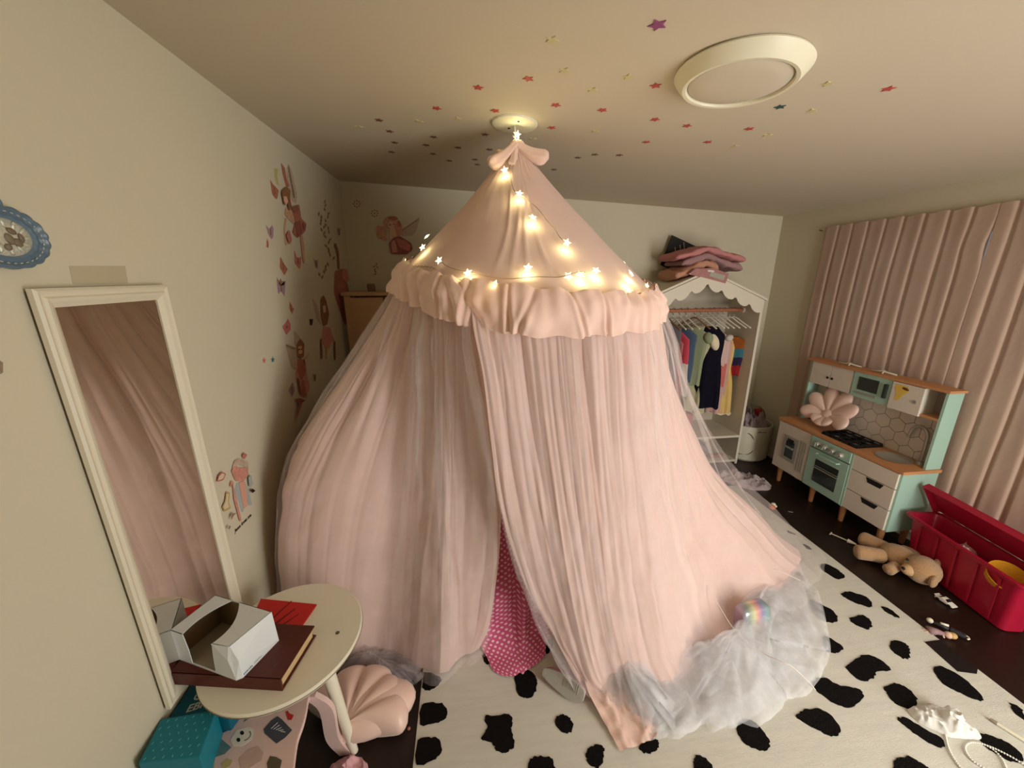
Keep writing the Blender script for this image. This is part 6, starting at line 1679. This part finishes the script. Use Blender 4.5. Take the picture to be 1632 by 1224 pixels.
M_gold = pm('doll_gold', (196, 160, 100), .5, .2, 60); M_dlp = pm('doll_mauve', (150, 120, 124), .6, .3, 60); M_dls = pm('doll_skin', (216, 180, 156), .6)
dol = thing('toy_doll', 'tiny doll with golden hair and mauve dress on floor at rug edge', 'doll', (2.235, 1.225, 0))
MB().ell((2.268, 1.205, .018), (.016, .016, .016), nu=12, nv=8).build('head', M_dls, dol, smooth=True, world=True)
MB().ell((2.282, 1.198, .020), (.018, .016, .014), nu=12, nv=8).build('hair', M_gold, dol, smooth=True, world=True)
MB().tube([(2.258, 1.212, .016), (2.235, 1.228, .018), (2.205, 1.240, .014)], [.008, .014, .022], 12).build('dress', M_dlp, dol, smooth=True, world=True)
for p in ((2.188, 1.256), (2.182, 1.240)): MB().tube([(2.212, 1.236, .012), (p[0], p[1], .010)], .004, 8).build('leg', M_dls, dol, smooth=True, world=True)
for p in ((2.240, 1.200), (2.250, 1.240)): MB().tube([(2.250, 1.216, .016), (p[0], p[1], .010)], .0035, 8).build('arm', M_dls, dol, smooth=True, world=True)
fig = thing('toy_figure', 'tiny white headed toy figure on a dark toy scooter beside the doll', 'toy', (2.30, 1.255, 0))
MB().ell((2.276, 1.288, .016), (.013, .013, .013), nu=12, nv=8).build('head', M_white, fig, smooth=True, world=True)
MB().tube([(2.285, 1.278, .012), (2.305, 1.255, .013), (2.318, 1.238, .012)], [.008, .010, .008], 10).build('body', pm('toy_dark', (52, 48, 50), .5), fig, smooth=True, world=True)
MB().tube([(2.30, 1.262, .024), (2.322, 1.245, .024)], .006, 8).build('shirt', M_white, fig, smooth=True, world=True)
MB().rbox((2.338, 1.215, .010), (.026, .055, .018), .006, rot=R3('Z', 28)).build('scooter', pm('toy_dark', (52, 48, 50), .5), fig, smooth=True, world=True)
MB().tube([(2.344 + .012 * math.cos(k / 8 * PI + 4.2), 1.190 + .012 * math.sin(k / 8 * PI + 4.2), .012) for k in range(9)], .004, 6).build('rim', M_white, fig, smooth=True, world=True)

ot = thing('toy_animal', 'small orange and white plastic toy on the dark floor near the rug', 'toy', (2.26, 2.295, 0))
MB().ell((2.235, 2.282, .020), (.024, .020, .019), nu=16, nv=10).build('body', pm('toy_orange', (206, 110, 62), .5), ot, smooth=True, world=True)
MB().ell((2.262, 2.305, .026), (.018, .016, .016), nu=16, nv=10).build('head', M_white, ot, smooth=True, world=True)
for q in ((2.28, 2.30, .012), (2.275, 2.322, .014), (2.250, 2.318, .012)): MB().ell(q, (.012, .008, .010), nu=10, nv=6).build('foot', M_white, ot, smooth=True, world=True)
sc1 = MB().box((0, 0, .003), (.030, .010, .005)).build('toy_scrap', pm('grey_scrap', (110, 108, 100), .6), None, bevel=.001); sc1.location = (2.35, 2.237, 0); sc1.rotation_euler = (0, 0, -.5); tag(sc1, 'small grey plastic piece on the floor right of the orange toy', 'scrap')

bs2 = MB().prism([(2.118, 1.190, .0128), (2.100, 1.050, .0128), (2.170, 1.030, .0128), (2.205, 1.05, .0128), (2.204, 1.19, .0128)], (0, 0, .002)).build('black_card', pm('black_card', (26, 22, 20), .5)); tag(bs2, 'flat black card lying over the right rug edge by the doll', 'card')

# ------------------------------------------------------------------ things on the rug at lower right
M_tis = pm('white_tissue', (232, 230, 222), .8, .04, 10, .3, 50, transl=.2)
heap('tissue', 'crumpled white tissue on the rug above the pearl necklace', 'tissue', 1.80, .885, .105, .055, .055, M_tis, 1.3, .013, rot=math.radians(-25))
M_pearl = pm('pearl', (228, 224, 212), .25, .02, 5, spec=.6, coat=.3)
nk = thing('bead_necklace', 'string of small white pearl beads looped on the spotted rug', 'necklace', (1.80, .79, .012))
path = [at_z(a, c, .0165) for a, c in ((1507, 1172), (1513, 1195), (1530, 1222), (1560, 1250), (1600, 1255), (1585, 1235), (1550, 1212), (1538, 1192), (1548, 1183), (1570, 1187), (1592, 1203), (1604, 1225), (1608, 1250), (1640, 1250), (1650, 1235), (1625, 1214), (1590, 1195), (1565, 1185))]
PP = resample(path, 128)
bead_me = None
first = None
for k, p in enumerate(PP):
    if first is None:
        first = MB().ell((0, 0, 0), (.0034, .0034, .0034), nu=8, nv=6).build('bead', M_pearl, nk, smooth=True)
        first.location = p - Vector(nk.location)
    else:
        c = first.copy(); COL.objects.link(c); c.parent = nk; c.location = p - Vector(nk.location)
mk0, mk1 = Vector((1.988, .868, .019)), Vector((2.026, .778, .019))
mkr = thing('marker_pen', 'white marker pen lying on the rug near the right picture edge', 'pen', (2.0, .82, .012))
MB().tube([mk0.lerp(mk1, .18), mk1], .0068, 14).build('barrel', M_white, mkr, smooth='auto', world=True)
MB().tube([mk0, mk0.lerp(mk1, .05), mk0.lerp(mk1, .18)], [.0045, .006, .0068], 14).build('cap', pm('grey_cap', (160, 146, 134), .5), mkr, smooth='auto', world=True)
